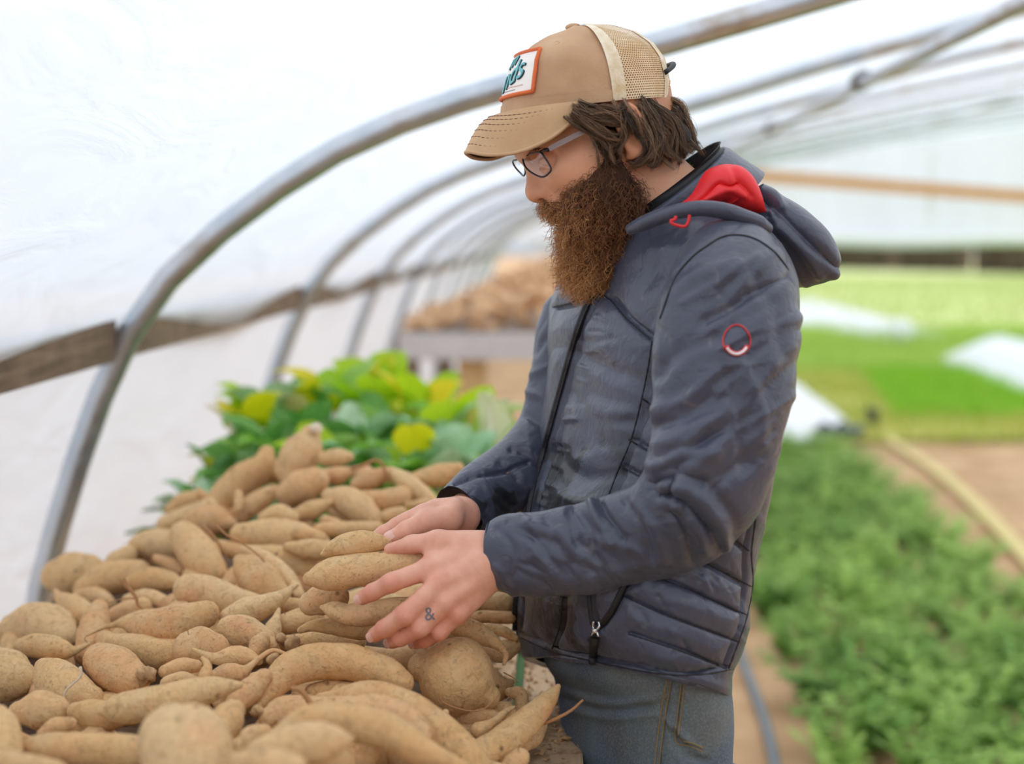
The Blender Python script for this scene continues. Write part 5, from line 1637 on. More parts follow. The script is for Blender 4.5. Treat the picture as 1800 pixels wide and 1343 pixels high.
for k in range(30):
    x0, y0 = rj.uniform(870, 1150), rj.uniform(895, 1030); a = rj.uniform(.3, 1.6); ln = rj.uniform(30, 80)
    fo.append(([(x0, y0), (x0 + ln * .5, y0 + ln * .5 * a), (x0 + ln * .9, y0 + ln * a)], rj.uniform(5, 12), rj.uniform(.0010, .0026) * (1 if rj.random() < .5 else -1)))
V = carve(V, fc, [], folds=fo)
x, y, d = pix(V)
wf_ = 1 / (1 + np.exp(-(1170 - x) / 40 - (y - 900) / 60))          # 0 upper arm, 1 forearm
EA, EB = rt * .72 + up * .70, -rt * .70 + up * .72
EC, ED = rt * .45 - up * .89, rt * .89 + up * .45
ra_ = ridge(V, EA, EB, 8, 30, 601) - .8 * ridge(V, EA, EB, 11, 38, 602)
rb_ = ridge(V, EC, ED, 10, 34, 603) - .8 * ridge(V, EC, ED, 14, 44, 604)
elb = np.exp(-((x - 1240) / 110) ** 2 - ((y - 870) / 100) ** 2)
V += vnormals(V, fc) * ((.0030 + .0030 * elb) * (ra_ * (1 - wf_) + rb_ * wf_) + .0007 * ridge(V, EA, EC, 34, 90, 605) + .0012 * wob(V, 34, 61, 3) + .0022 * wob(V, 14, 62, 2))[:, None]
sl_n = mesh('sleeve', V, fc, m_jkt, jacket)
stree = tree_of(V, fc)
def ringtube(q, k, r_add, r, mat, name, parent, dz=.78, seg=48):
    c0, rr = q[k, :3], q[k, 3] + r_add
    t = q[min(k + 1, len(q) - 1), :3] - q[max(k - 1, 0), :3]; t /= np.linalg.norm(t)
    N1 = np.cross(t, fw); N1 /= np.linalg.norm(N1); N2 = np.cross(t, N1)
    a = np.linspace(0, 2 * np.pi, seg + 1)
    c = c0 + rr * (np.cos(a)[:, None] * N1 + dz * np.sin(a)[:, None] * N2)
    v, f = tube(c, r, 8, caps=False)
    return mesh(name, v, f, mat, parent)
ringtube(qn, -1, .001, .0040, m_blk, 'cuff_binding', sl_n)
def cuff_fill(q, parent, dz):
    c0, rr = q[-2, :3], q[-2, 3]
    t = q[-1, :3] - q[-3, :3]; t /= np.linalg.norm(t)
    N1 = np.cross(t, fw); N1 /= np.linalg.norm(N1); N2 = np.cross(t, N1)
    a = np.linspace(0, 2 * np.pi, 33)[:-1]
    v = []
    for s, e in ((1, 0), (.85, -.004), (.6, -.012), (.1, -.016)):
        for aa in a: v.append(c0 + rr * s * (math.cos(aa) * N1 + dz * math.sin(aa) * N2) + t * e)
    mesh('cuff_lining', v, grid_faces(4, 32, True), m_blk, parent)
cuff_fill(qn, sl_n, .78)
# armhole seam
v, f_ = tube(line_on(stree, [(1160, 560), (1185, 492), (1215, 453), (1244, 431), (1270, 416), (1300, 413), (1328, 420), (1356, 438), (1377, 461), (1395, 492), (1404, 515)], 60, .0006, 1.5), .0011, 6)
mesh('armhole_seam', v, f_, m_blk, sl_n)
# emblem: a thin red ring with a red and white arc
ring = [(1295 + 24 * math.cos(a) + 1.5 * math.sin(2 * a), 597 + 26 * math.sin(a)) for a in np.linspace(0, 2 * np.pi, 41)]
v, f_ = tube(line_on(stree, ring, 80, .0010, 1.35), .0008, 6); e_ = mesh('emblem', v, f_, m_redp, sl_n); e_['label'] = 'thin red stitched ring emblem with a white arc below'
arc = [(1295 + 21 * math.cos(a), 595 + 27 * math.sin(a)) for a in np.linspace(.5, 2.65, 20)]
v, f_ = tube(line_on(stree, arc, 30, .0012, 1.35), .0026, 8); mesh('emblem_arc', v, f_, m_redp, sl_n)
v, f_ = tube(line_on(stree, arc[1:-1], 30, .0026, 1.35), .0016, 8); mesh('emblem_arc', v, f_, simple('white_thread', (.85, .83, .83, 1), .5), sl_n)
# far sleeve
SF = [(1030, 520, 1.80, 40), (1022, 545, 1.80, 62), (1006, 610, 1.79, 68), (992, 690, 1.78, 66), (972, 760, 1.765, 66), (930, 815, 1.735, 64), (880, 852, 1.70, 60), (832, 885, 1.66, 54), (804, 904, 1.632, 52)]
V, fc, qf = sleeve('sleeve', SF, 200, 160, .85, '')
fo = [([(900, 790), (930, 800), (955, 830)], 6, -.005), ([(880, 815), (905, 830), (920, 870)], 7, -.004), ([(925, 730), (950, 745), (965, 770)], 7, -.005), ([(930, 690), (955, 700), (970, 730)], 8, .004),
      ([(800, 850), (830, 838), (880, 830), (930, 812)], 4, -.005), ([(925, 660), (950, 650), (970, 640)], 8, .003), ([(940, 620), (955, 600), (970, 590)], 8, -.003)]
for k in range(24):
    x0, y0 = rj.uniform(760, 960), 0; y0 = 1290 - .5 * x0 + rj.uniform(-70, 40); ln = rj.uniform(15, 40)
    fo.append(([(x0, y0), (x0 + ln * .6, y0 + ln * .6)], rj.uniform(3, 7), .0018 * (1 if k % 2 else -1)))
V = carve(V, fc, [], folds=fo)
V += vnormals(V, fc) * (.0028 * (ridge(V, EC, ED, 12, 40, 701) - ridge(V, EA, EB, 12, 40, 702)) + .001 * wob(V, 34, 71, 3) + .0025 * wob(V, 14, 72, 2))[:, None]
sl_f = mesh('sleeve', V, fc, m_jkt, jacket)
a_ = sl_f.data.attributes.new('wet', 'FLOAT', 'POINT')
x, y, d = pix(V); a_.data.foreach_set('value', np.clip(1.4 * np.exp(-((x - 880) / 60) ** 2 - ((y - 880) / 30) ** 2), 0, 1).astype(np.float32))
ringtube(qf, -1, -.001, .0070, m_blk, 'cuff_binding', sl_f, .85)
cuff_fill(qf, sl_f, .85)

# ---- collar: a tilted band around the neck, black lining inside
def band(name, rows, mat, parent, n=90, wr=0.0, seed=1):
    """rows: (centre, axis front, axis left, half front, half left) rings joined into a band"""
    th = np.linspace(0, 2 * np.pi, n, endpoint=False)
    v = []
    for c0, af, al, a, b_ in rows:
        v.append(c0 + np.cos(th)[:, None] * a * af + np.sin(th)[:, None] * b_ * al)
    v = np.vstack(v)
    fcs = grid_faces(len(rows), n, True)
    if wr: v = v + vnormals(v, fcs) * (wr * wob(v, 40, seed, 3))[:, None]
    return mesh(name, v, fcs, mat, parent)
# plane of the collar edge, from (1108, 402) in front to (1257, 262) behind
pF, pB = P(1098, 404, 1.585), P(1258, 266, 1.63)
psc = math.radians(6)
left_c = math.sin(psc) * rt - math.cos(psc) * fh
cdir = (pF - pB); hl = np.linalg.norm(cdir) / 2; cdir /= 2 * hl
cn = np.cross(left_c, cdir); cn /= np.linalg.norm(cn)
if cn[2] < 0: cn = -cn
lat = np.cross(cn, cdir); lat = lat if lat @ left_c > 0 else -lat
cc = (pF + pB) / 2
rows = []
for t, s in ((-.050, 1.09), (-.040, 1.08), (-.030, 1.06), (-.020, 1.04), (-.010, 1.03), (-.002, 1.02), (.002, .99), (.000, .96), (-.008, .93)):
    rows.append((cc + cn * t + cdir * (t * .25), cdir, lat, hl * s, .086 * s))
band('collar', rows, m_jkt, jacket, wr=.0016, seed=3)
rows = []
for t, s in ((-.02, .95), (.001, .965), (.004, .985), (.003, 1.0), (.006, .96), (.012, .93), (.020, .93), (.028, .955), (.030, .97), (.028, .94), (.01, .90), (-.03, .88)):
    bk = max(0, t) * .25
    rows.append((cc + cn * t * .36 - cdir * bk, cdir, lat, hl * s * (1 - .25 * max(0, t) / .03 * .35), .085 * s))
band('collar_lining', rows, m_blk, jacket, wr=.001, seed=5)
m_grn = simple('green_shirt', lin(92, 128, 48), .8)
rows = [(cc + cn * t - cdir * .012, cdir, lat, hl * s, .074 * s) for t, s in ((-.03, .84), (.002, .85), (.006, .83), (.0, .80))]
sh = band('shirt_collar', rows, m_grn, man, wr=.001, seed=6); sh['label'] = 'green shirt collar showing inside the jacket collar'

# ---- hood lying on the back
def loft(name, secs, nv, nu, mat, parent, wr=(), lab=None, folds=(), seams=(), e=2.0, puff=.005):
    """secs: (x, y, depth, half size across px, lateral half m) along the middle; round ends"""
    s = np.array(secs, float)
    c3 = Pa(s[:, :3]); q = cr(np.hstack([c3, (s[:, 3] * s[:, 2] / F)[:, None], s[:, 4:5]]), nv)
    t_, _, _ = frames(q[:, :3])
    N1 = np.cross(t_, left_b); N1 /= np.linalg.norm(N1, axis=1)[:, None]
    th = np.linspace(0, 2 * np.pi, nu, endpoint=False)
    pw = 2 / e
    ct, st = np.sign(np.cos(th)) * np.abs(np.cos(th)) ** pw, np.sign(np.sin(th)) * np.abs(np.sin(th)) ** pw
    V = q[:, None, :3] + q[:, None, 3:4] * ct[None, :, None] * N1[:, None] + q[:, None, 4:5] * st[None, :, None] * left_b
    V = V.reshape(-1, 3); fc = grid_faces(nv, nu, True)
    n = vnormals(V, fc)
    if ((V - np.repeat(q[:, :3], nu, 0)) * n).sum() < 0: fc = fc[:, ::-1]
    V = carve(V, fc, list(seams), puff, 22, 3.0, .004, folds)
    for a, sc, sd in wr: V = V + vnormals(V, fc) * (a * wob(V, sc, sd, 3))[:, None]
    o = mesh(name, V, fc, mat, parent)
    if lab: o['label'] = lab
    return o, V, fc
hood, HV, HF = loft('hood', [(1262, 340, 1.60, 8, .04), (1278, 350, 1.60, 36, .07), (1312, 382, 1.60, 52, .09), (1352, 424, 1.605, 60, .095), (1385, 460, 1.61, 54, .085), (1405, 480, 1.61, 36, .065), (1416, 490, 1.61, 6, .03)],
                    120, 140, m_jkt, jacket, wr=((.0022, 34, 81), (.003, 16, 82)),
                    folds=[([(1340, 345), (1400, 410), (1465, 470)], 9, -.006), ([(1315, 330), (1350, 370), (1400, 420), (1440, 480)], 8, .006), ([(1370, 400), (1420, 440), (1466, 480)], 8, .005), ([(1330, 400), (1380, 470), (1410, 520)], 10, -.005), ([(1360, 420), (1400, 480), (1425, 515)], 10, .004),
                           ([(1325, 330), (1345, 350), (1350, 380)], 6, -.006), ([(1340, 330), (1362, 345), (1375, 365)], 6, .005)])
loft('hood_lining', [(1192, 364, 1.525, 5, .016), (1226, 348, 1.525, 18, .024), (1262, 326, 1.525, 32, .027), (1290, 327, 1.53, 36, .027), (1314, 350, 1.535, 22, .024), (1336, 372, 1.54, 4, .012)],
     90, 120, m_redc, hood, wr=((.002, 40, 83),), lab='bright red quilted hood lining', seams=[[(1215, 352), (1235, 340), (1262, 318), (1285, 330), (1300, 322)]],
     folds=[([(1240, 352), (1280, 335), (1310, 345)], 7, .004), ([(1285, 290), (1300, 315), (1320, 345)], 6, -.003)], puff=.006)
# the hood's near edge: a rolled band from the throat over the shoulder
bandc = [(1106, 404, 1.51), (1140, 390, 1.49), (1180, 376, 1.475), (1225, 367, 1.465), (1275, 371, 1.465), (1320, 386, 1.475), (1352, 402, 1.49)]
c = cr(Pa(np.array(bandc)), 70)
rr = np.interp(np.linspace(0, 1, 70), [0, .12, .5, .9, 1], [.006, .0085, .0085, .0095, .006])
v, f_ = tube(c, rr, 18)
v = v + (.0012 * wob(v, 60, 85, 3))[:, None] * np.array([0, 0, 1.0])
mesh('hood_edge', v, f_, m_jkt, hood)
# red zip-pull loop on the collar
v, f_ = tube(cr(np.array([P(x, y, 1.455) for x, y in [(1188, 380), (1186, 386), (1179, 388), (1184, 394), (1203, 398), (1210, 389), (1212, 378)]]), 30), .0018, 8)
mesh('cord_loop', v, f_, m_redp, hood)
# ---- jeans
m_jean, nt, b = mat_new('dirty_denim')
b.inputs['Roughness'].default_value = .85
tc = nd(nt, 'ShaderNodeTexCoord')
def jn(s, dt=5.0, **k):
    n = nd(nt, 'ShaderNodeTexNoise', i_Scale=s, i_Detail=dt); nt.links.new(tc.outputs['Object'], n.inputs['Vector']); return n.outputs['Fac']
c = ramp(nt, jn(9), [(.3, lin(36, 66, 104)), (.55, lin(70, 102, 130)), (.8, lin(112, 134, 138))])
c = mix(nt, ramp(nt, jn(5), [(.42, (0, 0, 0, 1)), (.66, (.5, .5, .5, 1))]), c, lin(124, 116, 86))
c = mix(nt, ramp(nt, jn(420, 2), [(.4, (0, 0, 0, 1)), (.7, (.3, .3, .3, 1))]), c, lin(150, 160, 165))
nt.links.new(c, b.inputs['Base Color'])
bp = nd(nt, 'ShaderNodeBump', i_Strength=.4, i_Distance=.001); nt.links.new(jn(500, 2), bp.inputs['Height']); nt.links.new(bp.outputs[0], b.inputs['Normal'])
JR = [(1085, 945, 1265, .165), (1130, 952, 1266, .168), (1170, 960, 1264, .170), (1210, 982, 1260, .168), (1260, 1002, 1252, .163), (1310, 1012, 1245, .158), (1360, 1018, 1242, .156), (1440, 1022, 1240, .155)]
JR = cr(np.array(JR) * [1, 1, 1, 1000], 110)
th = np.linspace(0, 2 * np.pi, 220, endpoint=False)
V = []
for y, xl, xr, hb in JR:
    hb /= 1000; c0 = P((xl + xr) / 2, y, DC); h = (xr - xl) / 2 * DC / F
    a = math.sqrt(max(h * h - (hb * math.sin(PSI)) ** 2, .004)) / math.cos(PSI)
    V.append(c0 + a * np.cos(th)[:, None] * face_b + hb * np.sin(th)[:, None] * left_b + .03 * np.sin(th)[:, None] * zz)
V = np.vstack(V); fc = grid_faces(110, 220, True)[:, ::-1]
js = [[(1180, 1195), (1172, 1240), (1165, 1290), (1158, 1350)], [(1198, 1200), (1192, 1250), (1188, 1302), (1215, 1312), (1236, 1322)]]
jfold = [([(1000, 1215), (1060, 1235), (1150, 1228)], 7, .003), ([(1010, 1250), (1080, 1262), (1150, 1256)], 8, .003), ([(990, 1230), (1060, 1250), (1140, 1244)], 6, -.003), ([(1170, 1265), (1195, 1290), (1235, 1325)], 6, .004), ([(1180, 1290), (1210, 1330), (1240, 1340)], 8, -.004)]
V = carve(V, fc, js, .003, 14, 2.2, .002, jfold)
jeans = mesh('jeans', V, fc, m_jean, man); jeans['label'] = 'soil-stained faded blue jeans'
jt = tree_of(V, fc)
m_thread = simple('denim_thread', lin(142, 122, 84), .8)
for s in js + [[(1172, 1195), (1164, 1240), (1157, 1290), (1150, 1350)], [(1203, 1203), (1198, 1250), (1194, 1297), (1217, 1306), (1236, 1315)]]:
    v, f_ = tube(line_on(jt, s, 60, .0008, 1.45), .0009 + .0003 * np.sin(np.arange(60) * 2.0), 5); mesh('stitching', v, f_, m_thread, jeans)
for s in (1, -1):
    hip = P(1130, 1400, DC) + left_b * (.082 * s)
    foot = np.array([hip[0] + .01, hip[1], .07]) + left_b * .01 * s
    knee = (hip + foot) / 2 + face_b * .015
    c = cr(np.array([hip + zz * .05, hip - zz * .1, knee, foot]), 24)
    v, f_ = tube(c, np.interp(np.linspace(0, 1, 24), [0, .2, .5, .8, 1], [.085, .084, .066, .058, .060]), 24)
    v = v + (.003 * wob(v, 18, 90 + s, 3))[:, None] * face_b
    mesh('trouser_leg', v, f_, m_jean, jeans)
    m_boot = simple('boot_leather', lin(86, 62, 42), .7, noise=(lin(128, 100, 74), 12, .4, .65)) if s == 1 else bpy.data.materials['boot_leather']
    sec = []
    for t, z, w, h in ((-.095, .045, .030, .045), (-.08, .055, .040, .055), (-.03, .065, .043, .065), (.03, .055, .043, .055), (.09, .042, .046, .042), (.15, .034, .045, .034), (.185, .028, .030, .028)):
        a = np.linspace(0, 2 * np.pi, 20, endpoint=False)
        q0 = np.array([foot[0], foot[1], 0]) + face_b * t
        sec.append(q0 + np.cos(a)[:, None] * w * left_b + (z + h * np.sin(a))[:, None] * zz)
    v = np.vstack(sec); v[:, 2] = np.maximum(v[:, 2], .002)
    fb_ = grid_faces(7, 20, True).tolist() + [list(range(20)), list(range(120, 140))[::-1]]
    mesh('boot', v, fb_, m_boot, man)
# ================================================================ HEAD: HAIR, BEARD, CAP, GLASSES
def hair_mat(name, rough=.45):
    m, nt, b = mat_new(name)
    at = nd(nt, 'ShaderNodeAttribute', attribute_name='hair_tone')
    nt.links.new(at.outputs['Color'], b.inputs['Base Color'])
    b.inputs['Roughness'].default_value = rough
    b.inputs['Specular IOR Level'].default_value = .35
    return m
m_hair = hair_mat('hair_strands')
def strands(name, pts, rad, cols, parent, mat):
    """pts (n, k, 3) world points, one colour per strand"""
    n, k, _ = pts.shape
    hc = bpy.data.hair_curves.new(name)
    hc.add_curves([k] * n)
    org = np.array(parent.get('_org'))
    hc.attributes['position'].data.foreach_set('vector', (pts - org).astype(np.float32).ravel())
    ra = hc.attributes.get('radius') or hc.attributes.new('radius', 'FLOAT', 'POINT')
    prof_ = np.linspace(1, .35, k)
    ra.data.foreach_set('value', (np.ones((n, 1)) * prof_[None] * rad).astype(np.float32).ravel())
    ca = hc.attributes.new('hair_tone', 'FLOAT_COLOR', 'CURVE')
    ca.data.foreach_set('color', np.hstack([cols, np.ones((n, 1))]).astype(np.float32).ravel())
    hc.materials.append(mat)
    o = bpy.data.objects.new(name, hc)
    o['_org'] = org.tolist()
    o['kind'] = 'stuff'
    link(o, parent)
    return o
rh = np.random.default_rng(8)

# ---- beard
Bd = Vol((-.02, 1.45, 1.38), (.26, 1.76, 1.66), .003)
for x, y, l, r in ((1078, 285, .067, (.008, .022, .008)), (1068, 318, .061, (.024, .030, .016)), (1050, 350, .050, (.038, .034, .024)), (1085, 345, .048, (.026, .034, .022))):
    for s in (1, -1): Bd.ell(HP(x, y, l * s), r, k=.012)
Bd.ell(HP(1052, 385, 0), (.038, .040, .052), k=.02)
Bd.ell(HP(1050, 422, 0), (.033, .042, .044), k=.02)
Bd.ell(HP(1037, 460, 0), (.028, .026, .032), k=.02)
for s in (1, -1):
    Bd.cap(HP(970, 358, .008 * s), HP(1002, 372, .036 * s), .0105, .011, .008)
    Bd.cap(HP(1002, 372, .036 * s), HP(1012, 400, .038 * s), .010, .012, .008)
BV, BF = Bd.nets()
BV = smooth_mesh(BV, BF, 2)
m_bcore, nt, b = mat_new('beard_base')
b.inputs['Roughness'].default_value = .9
b.inputs['Base Color'].default_value = lin(80, 52, 34)
beard = mesh('beard', BV, BF, m_bcore, man); beard['label'] = 'long full reddish-brown beard'
BN = vnormals(BV, BF)
BN[((BV - BV.mean(0)) * BN).sum(1).mean() < 0] *= -1
def beard_cols(p, n):
    x, y, d = pix(p)
    t = np.clip((y - 290) / 200, 0, 1) * .65 + np.clip((1090 - x) / 130, 0, 1) * .45 + .06
    t = np.clip(t + rh.normal(size=n) * .2, 0, 1)[:, None]
    a, b_, c_ = np.array(lin(62, 42, 30)[:3]), np.array(lin(140, 90, 54)[:3]), np.array(lin(216, 162, 104)[:3])
    return np.where(t < .55, a + (b_ - a) * t / .55, b_ + (c_ - b_) * (t - .55) / .45)
def grow(roots, nrm, flow, length, k, curl, wl, jit):
    n = len(roots)
    pts = np.zeros((n, k, 3)); p = roots.copy()
    d = .8 * nrm + flow + rh.normal(size=(n, 3)) * jit
    d /= np.linalg.norm(d, axis=1)[:, None]
    a = np.cross(d, rh.normal(size=(n, 3))); a /= np.linalg.norm(a, axis=1)[:, None]
    b_ = np.cross(d, a)
    ph = rh.uniform(0, 6.28, n); L_ = length * rh.uniform(.5, 1.25, n)
    for i in range(k):
        t = i / (k - 1)
        pts[:, i] = p + curl * min(1, t * 3) * (np.cos(ph + 6.28 * t * L_ / wl)[:, None] * a + np.sin(ph + 6.28 * t * L_ / wl)[:, None] * b_)
        d2 = d + flow * 1.6 * t
        d2 /= np.linalg.norm(d2, axis=1)[:, None]
        p = p + d2 * (L_ / (k - 1))[:, None]
    return pts
area_pick = rh.integers(0, len(BV), 17000)
roots = BV[area_pick] + rh.normal(size=(17000, 3)) * .0012
x, y, d_ = pix(roots)
must = (y < 388) & (x < 1012)
flow = np.where(must[:, None], (-.25 * rt - .8 * zz)[None] + .35 * (roots - HP(985, 350, 0)) / .03 * np.abs(left_h)[None] * 0, (-.10 * rt - .85 * zz)[None])
flow = flow + np.where((y > 430)[:, None], -.15 * rt[None], 0)
nr_ = BN[area_pick]
ln = np.where(must, .016, np.where(y < 310, .017, .028))
pts = grow(roots - nr_ * .003, nr_ * np.where(must, .5, .75)[:, None], flow, ln, 10, np.where(y < 310, .0016, .0028)[:, None] * np.ones((1, 1)), .014, .55)
strands('beard_hair', pts, .00033, beard_cols(roots, len(roots)), beard, m_hair)

# stubble transition along the cheek line
n = 900
xs = rh.uniform(1005, 1085, n); ys = 345 - (xs - 1005) * .95 + rh.normal(size=n) * 9
mtree = BVHTree.FromPolygons(V_man.tolist(), f_man.tolist()) if False else None

# ---- hair of the head
cap_axis = (HP(884, 203, 0), HP(1166, 176, 0))
def guide_hair(guides, per, rad, spread, name, parent, c0, c1, k=12, curl=.0012):
    P_, C_ = [], []
    for g, l0, l1, wgt in guides:
        ncl = max(2, int(9 * wgt))
        for cl in range(ncl):                       # locks: strands that share a wave
            lc = l0 + (l1 - l0) * rh.random(); oc = rh.normal(size=2) * spread; wc = rh.normal(size=(len(g), 2)) * spread * .7
            phc = rh.uniform(0, 6.28); dc_ = rh.normal(size=3); dc_ /= np.linalg.norm(dc_); tone = rh.normal(.4, .22); fr_ = rh.uniform(5, 11)
            for q in range(int(per * wgt / ncl)):
                l = lc + rh.normal() * .003
                g2 = np.array(g, float) + oc + wc + rh.normal(size=2) * spread * .28 + rh.normal(size=(len(g), 2)) * spread * .22
                w3 = np.array([HP(a[0], a[1], l + rh.normal() * .001 + .006 * math.sin(math.pi * i / (len(g) - 1)) * (1 if l >= 0 else -1)) for i, a in enumerate(g2)])
                c = cr(w3, k); s_ = np.linspace(0, 1, k)
                c = c + curl * (np.sin(phc + s_ * fr_) * s_)[:, None] * dc_ + .0007 * np.sin(rh.uniform(0, 6.28) + s_ * 9)[:, None] * rh.normal(size=3)[None]
                P_.append(c); C_.append(np.array(c0) + (np.array(c1) - np.array(c0)) * np.clip(tone + rh.normal() * .22, 0, 1))
    return strands(name, np.array(P_), rad, np.array(C_), parent, m_hair)
Hd = Vol((.05, 1.42, 1.52), (.36, 1.80, 1.74), .003)
for s in (1, -1):
    Hd.cap(HP(1030, 204, .070 * s), HP(1085, 212, .078 * s), .007, .010, .008)
    Hd.cap(HP(1085, 212, .076 * s), HP(1092, 236, .078 * s), .007, .004, .006)
    Hd.cap(HP(1055, 225, .070 * s), HP(1066, 262, .066 * s), .006, .004, .006)
    Hd.cap(HP(1148, 206, .058 * s), HP(1160, 250, .052 * s), .014, .016, .012)
    Hd.cap(HP(1142, 230, .062 * s), HP(1134, 272, .060 * s), .010, .007, .008)
Hd.cap(HP(1160, 206, .03), HP(1160, 206, -.03), .016, .016, .02)
Hd.cap(HP(1186, 245, .035), HP(1186, 245, -.035), .020, .020, .02)
HVv, HFf = Hd.nets(); HVv = smooth_mesh(HVv, HFf, 2)
m_hcore = simple('hair_base', lin(46, 34, 27), .8)
hair = mesh('hair', HVv, HFf, m_hcore, man); hair['label'] = 'wavy dark brown hair below the cap'
G1 = [([(1010, 194), (1032, 212), (1062, 232), (1092, 236)], .072, .086, 1.0), ([(1018, 191), (1050, 204), (1085, 214), (1108, 205)], .074, .088, 1.0), ([(1003, 200), (1028, 222), (1058, 242), (1078, 262), (1090, 255), (1086, 246)], .070, .084, .8),
      ([(1040, 189), (1075, 198), (1098, 212), (1106, 226)], .076, .090, 1.0), ([(1038, 212), (1056, 240), (1068, 268), (1072, 290)], .066, .078, .9), ([(1055, 188), (1085, 196), (1104, 196)], .078, .090, .7),
      ([(1025, 205), (1055, 228), (1085, 246), (1098, 238)], .074, .086, .9), ([(1050, 225), (1072, 250), (1082, 270), (1076, 280)], .070, .080, .6), ([(1086, 186), (1096, 205), (1100, 235), (1088, 262)], .083, .092, .5),
      ([(1090, 178), (1104, 200), (1118, 225), (1132, 240)], .086, .092, .35)]
G2 = [([(1128, 180), (1148, 202), (1162, 238), (1166, 274)], .050, .078, 1.2), ([(1140, 177), (1170, 200), (1190, 235), (1204, 266)], -.02, .070, 1.6), ([(1150, 176), (1184, 195), (1204, 230), (1220, 258)], -.05, .050, 1.2),
      ([(1122, 190), (1140, 226), (1146, 258), (1132, 280), (1120, 281)], .060, .080, 1.0), ([(1126, 184), (1150, 222), (1162, 258), (1152, 284), (1138, 288)], .055, .078, 1.0), ([(1160, 178), (1190, 212), (1196, 256), (1182, 282)], -.03, .068, 1.4),
      ([(1130, 196), (1150, 230), (1170, 262), (1192, 280)], .05, .076, 1.0), ([(1118, 200), (1132, 232), (1138, 262), (1128, 276)], .070, .082, .7), ([(1165, 180), (1200, 212), (1214, 246), (1216, 262)], -.05, .03, .8),
      ([(1152, 182), (1178, 225), (1184, 262), (1172, 284)], .0, .07, 1.3), ([(1160, 175), (1195, 200), (1212, 225), (1207, 262)], -.06, .04, .35)]
guide_hair(G1, 300, .00024, 4.5, 'hair_lock', hair, lin(46, 34, 27)[:3], lin(164, 130, 100)[:3], curl=.0040)
guide_hair(G2, 320, .00024, 5.5, 'hair_lock', hair, lin(48, 36, 28)[:3], lin(172, 140, 110)[:3], curl=.0042)
guide_hair([([(1170, 190), (1200, 205), (1212, 235), (1208, 262)], -.02, .04, 1), ([(1165, 185), (1190, 200), (1204, 220), (1212, 250)], -.02, .04, 1)], 30, .00022, 6, 'hair_lock', hair, lin(90, 70, 54)[:3], lin(130, 104, 80)[:3])
# eyebrows
bp_ = []
for s in (1, -1):
    for q in range(160):
        t = rh.random(); x0 = 926 + 36 * t; y0 = 262 - 6 * t + rh.normal() * 2.5
        l = (.012 + .036 * t) * s
        a = HP(x0, y0, l) + face_h * .010; bp_.append(cr(np.array([a, a + up_h * .002 - face_h * .004 + face_h * .002, a - face_h * .008 + up_h * .001]), 5))
strands('eyebrow', np.array(bp_), .0002, np.tile(np.array(lin(70, 48, 34)[:3]), (len(bp_), 1)), man, m_hair)

# ---- cap
m_brown = simple('cap_cloth', lin(186, 146, 110), .85, noise=(lin(208, 170, 134), 14, .4, .7), bump=.25, bscale=300)
m_brim = simple('brim_cloth', lin(196, 158, 118), .85, noise=(lin(220, 186, 148), 10, .4, .7), bump=.25, bscale=300)
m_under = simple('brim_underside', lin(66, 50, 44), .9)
m_cream = simple('cream_tape', lin(242, 230, 206), .9, noise=(lin(218, 194, 152), 60, .4, .7), bump=.4, bscale=300)
m_net, nt, b = mat_new('cap_net')
b.inputs['Roughness'].default_value = .8
tc = nd(nt, 'ShaderNodeTexCoord'); n = nd(nt, 'ShaderNodeTexNoise', i_Scale=22.0, i_Detail=3.0); nt.links.new(tc.outputs['Object'], n.inputs['Vector'])
nt.links.new(ramp(nt, n.outputs['Fac'], [(.35, lin(222, 192, 140)), (.65, lin(246, 228, 192))]), b.inputs['Base Color'])
uv = nd(nt, 'ShaderNodeUVMap'); uv.uv_map = 'net'
sx = nd(nt, 'ShaderNodeSeparateXYZ'); nt.links.new(uv.outputs[0], sx.inputs[0])
def mth(op, a, b_=None):
    n = nd(nt, 'ShaderNodeMath', operation=op)
    for i, v_ in enumerate((a, b_)):
        if v_ is None: continue
        if isinstance(v_, (int, float)): n.inputs[i].default_value = v_
        else: nt.links.new(v_, n.inputs[i])
    return n.outputs[0]
CELL = .0029
vv_ = mth('MULTIPLY', sx.outputs['Y'], 1 / (CELL * .8))
row = mth('FLOOR', vv_)
uu_ = mth('ADD', mth('MULTIPLY', sx.outputs['X'], 1 / CELL), mth('MULTIPLY', mth('MODULO', row, 2.0), .5))
du = mth('SUBTRACT', mth('FRACT', uu_), .5); dv = mth('SUBTRACT', mth('FRACT', vv_), .5)
rr_ = mth('ADD', mth('MULTIPLY', du, du), mth('MULTIPLY', dv, dv))
hole = mth('LESS_THAN', rr_, .125)
tp = nd(nt, 'ShaderNodeBsdfTransparent'); mx = nd(nt, 'ShaderNodeMixShader')
nt.links.new(hole, mx.inputs[0]); nt.links.new(b.outputs[0], mx.inputs[1]); nt.links.new(tp.outputs[0], mx.inputs[2])
nt.links.new(mx.outputs[0], nt.nodes['Material Output'].inputs['Surface'])

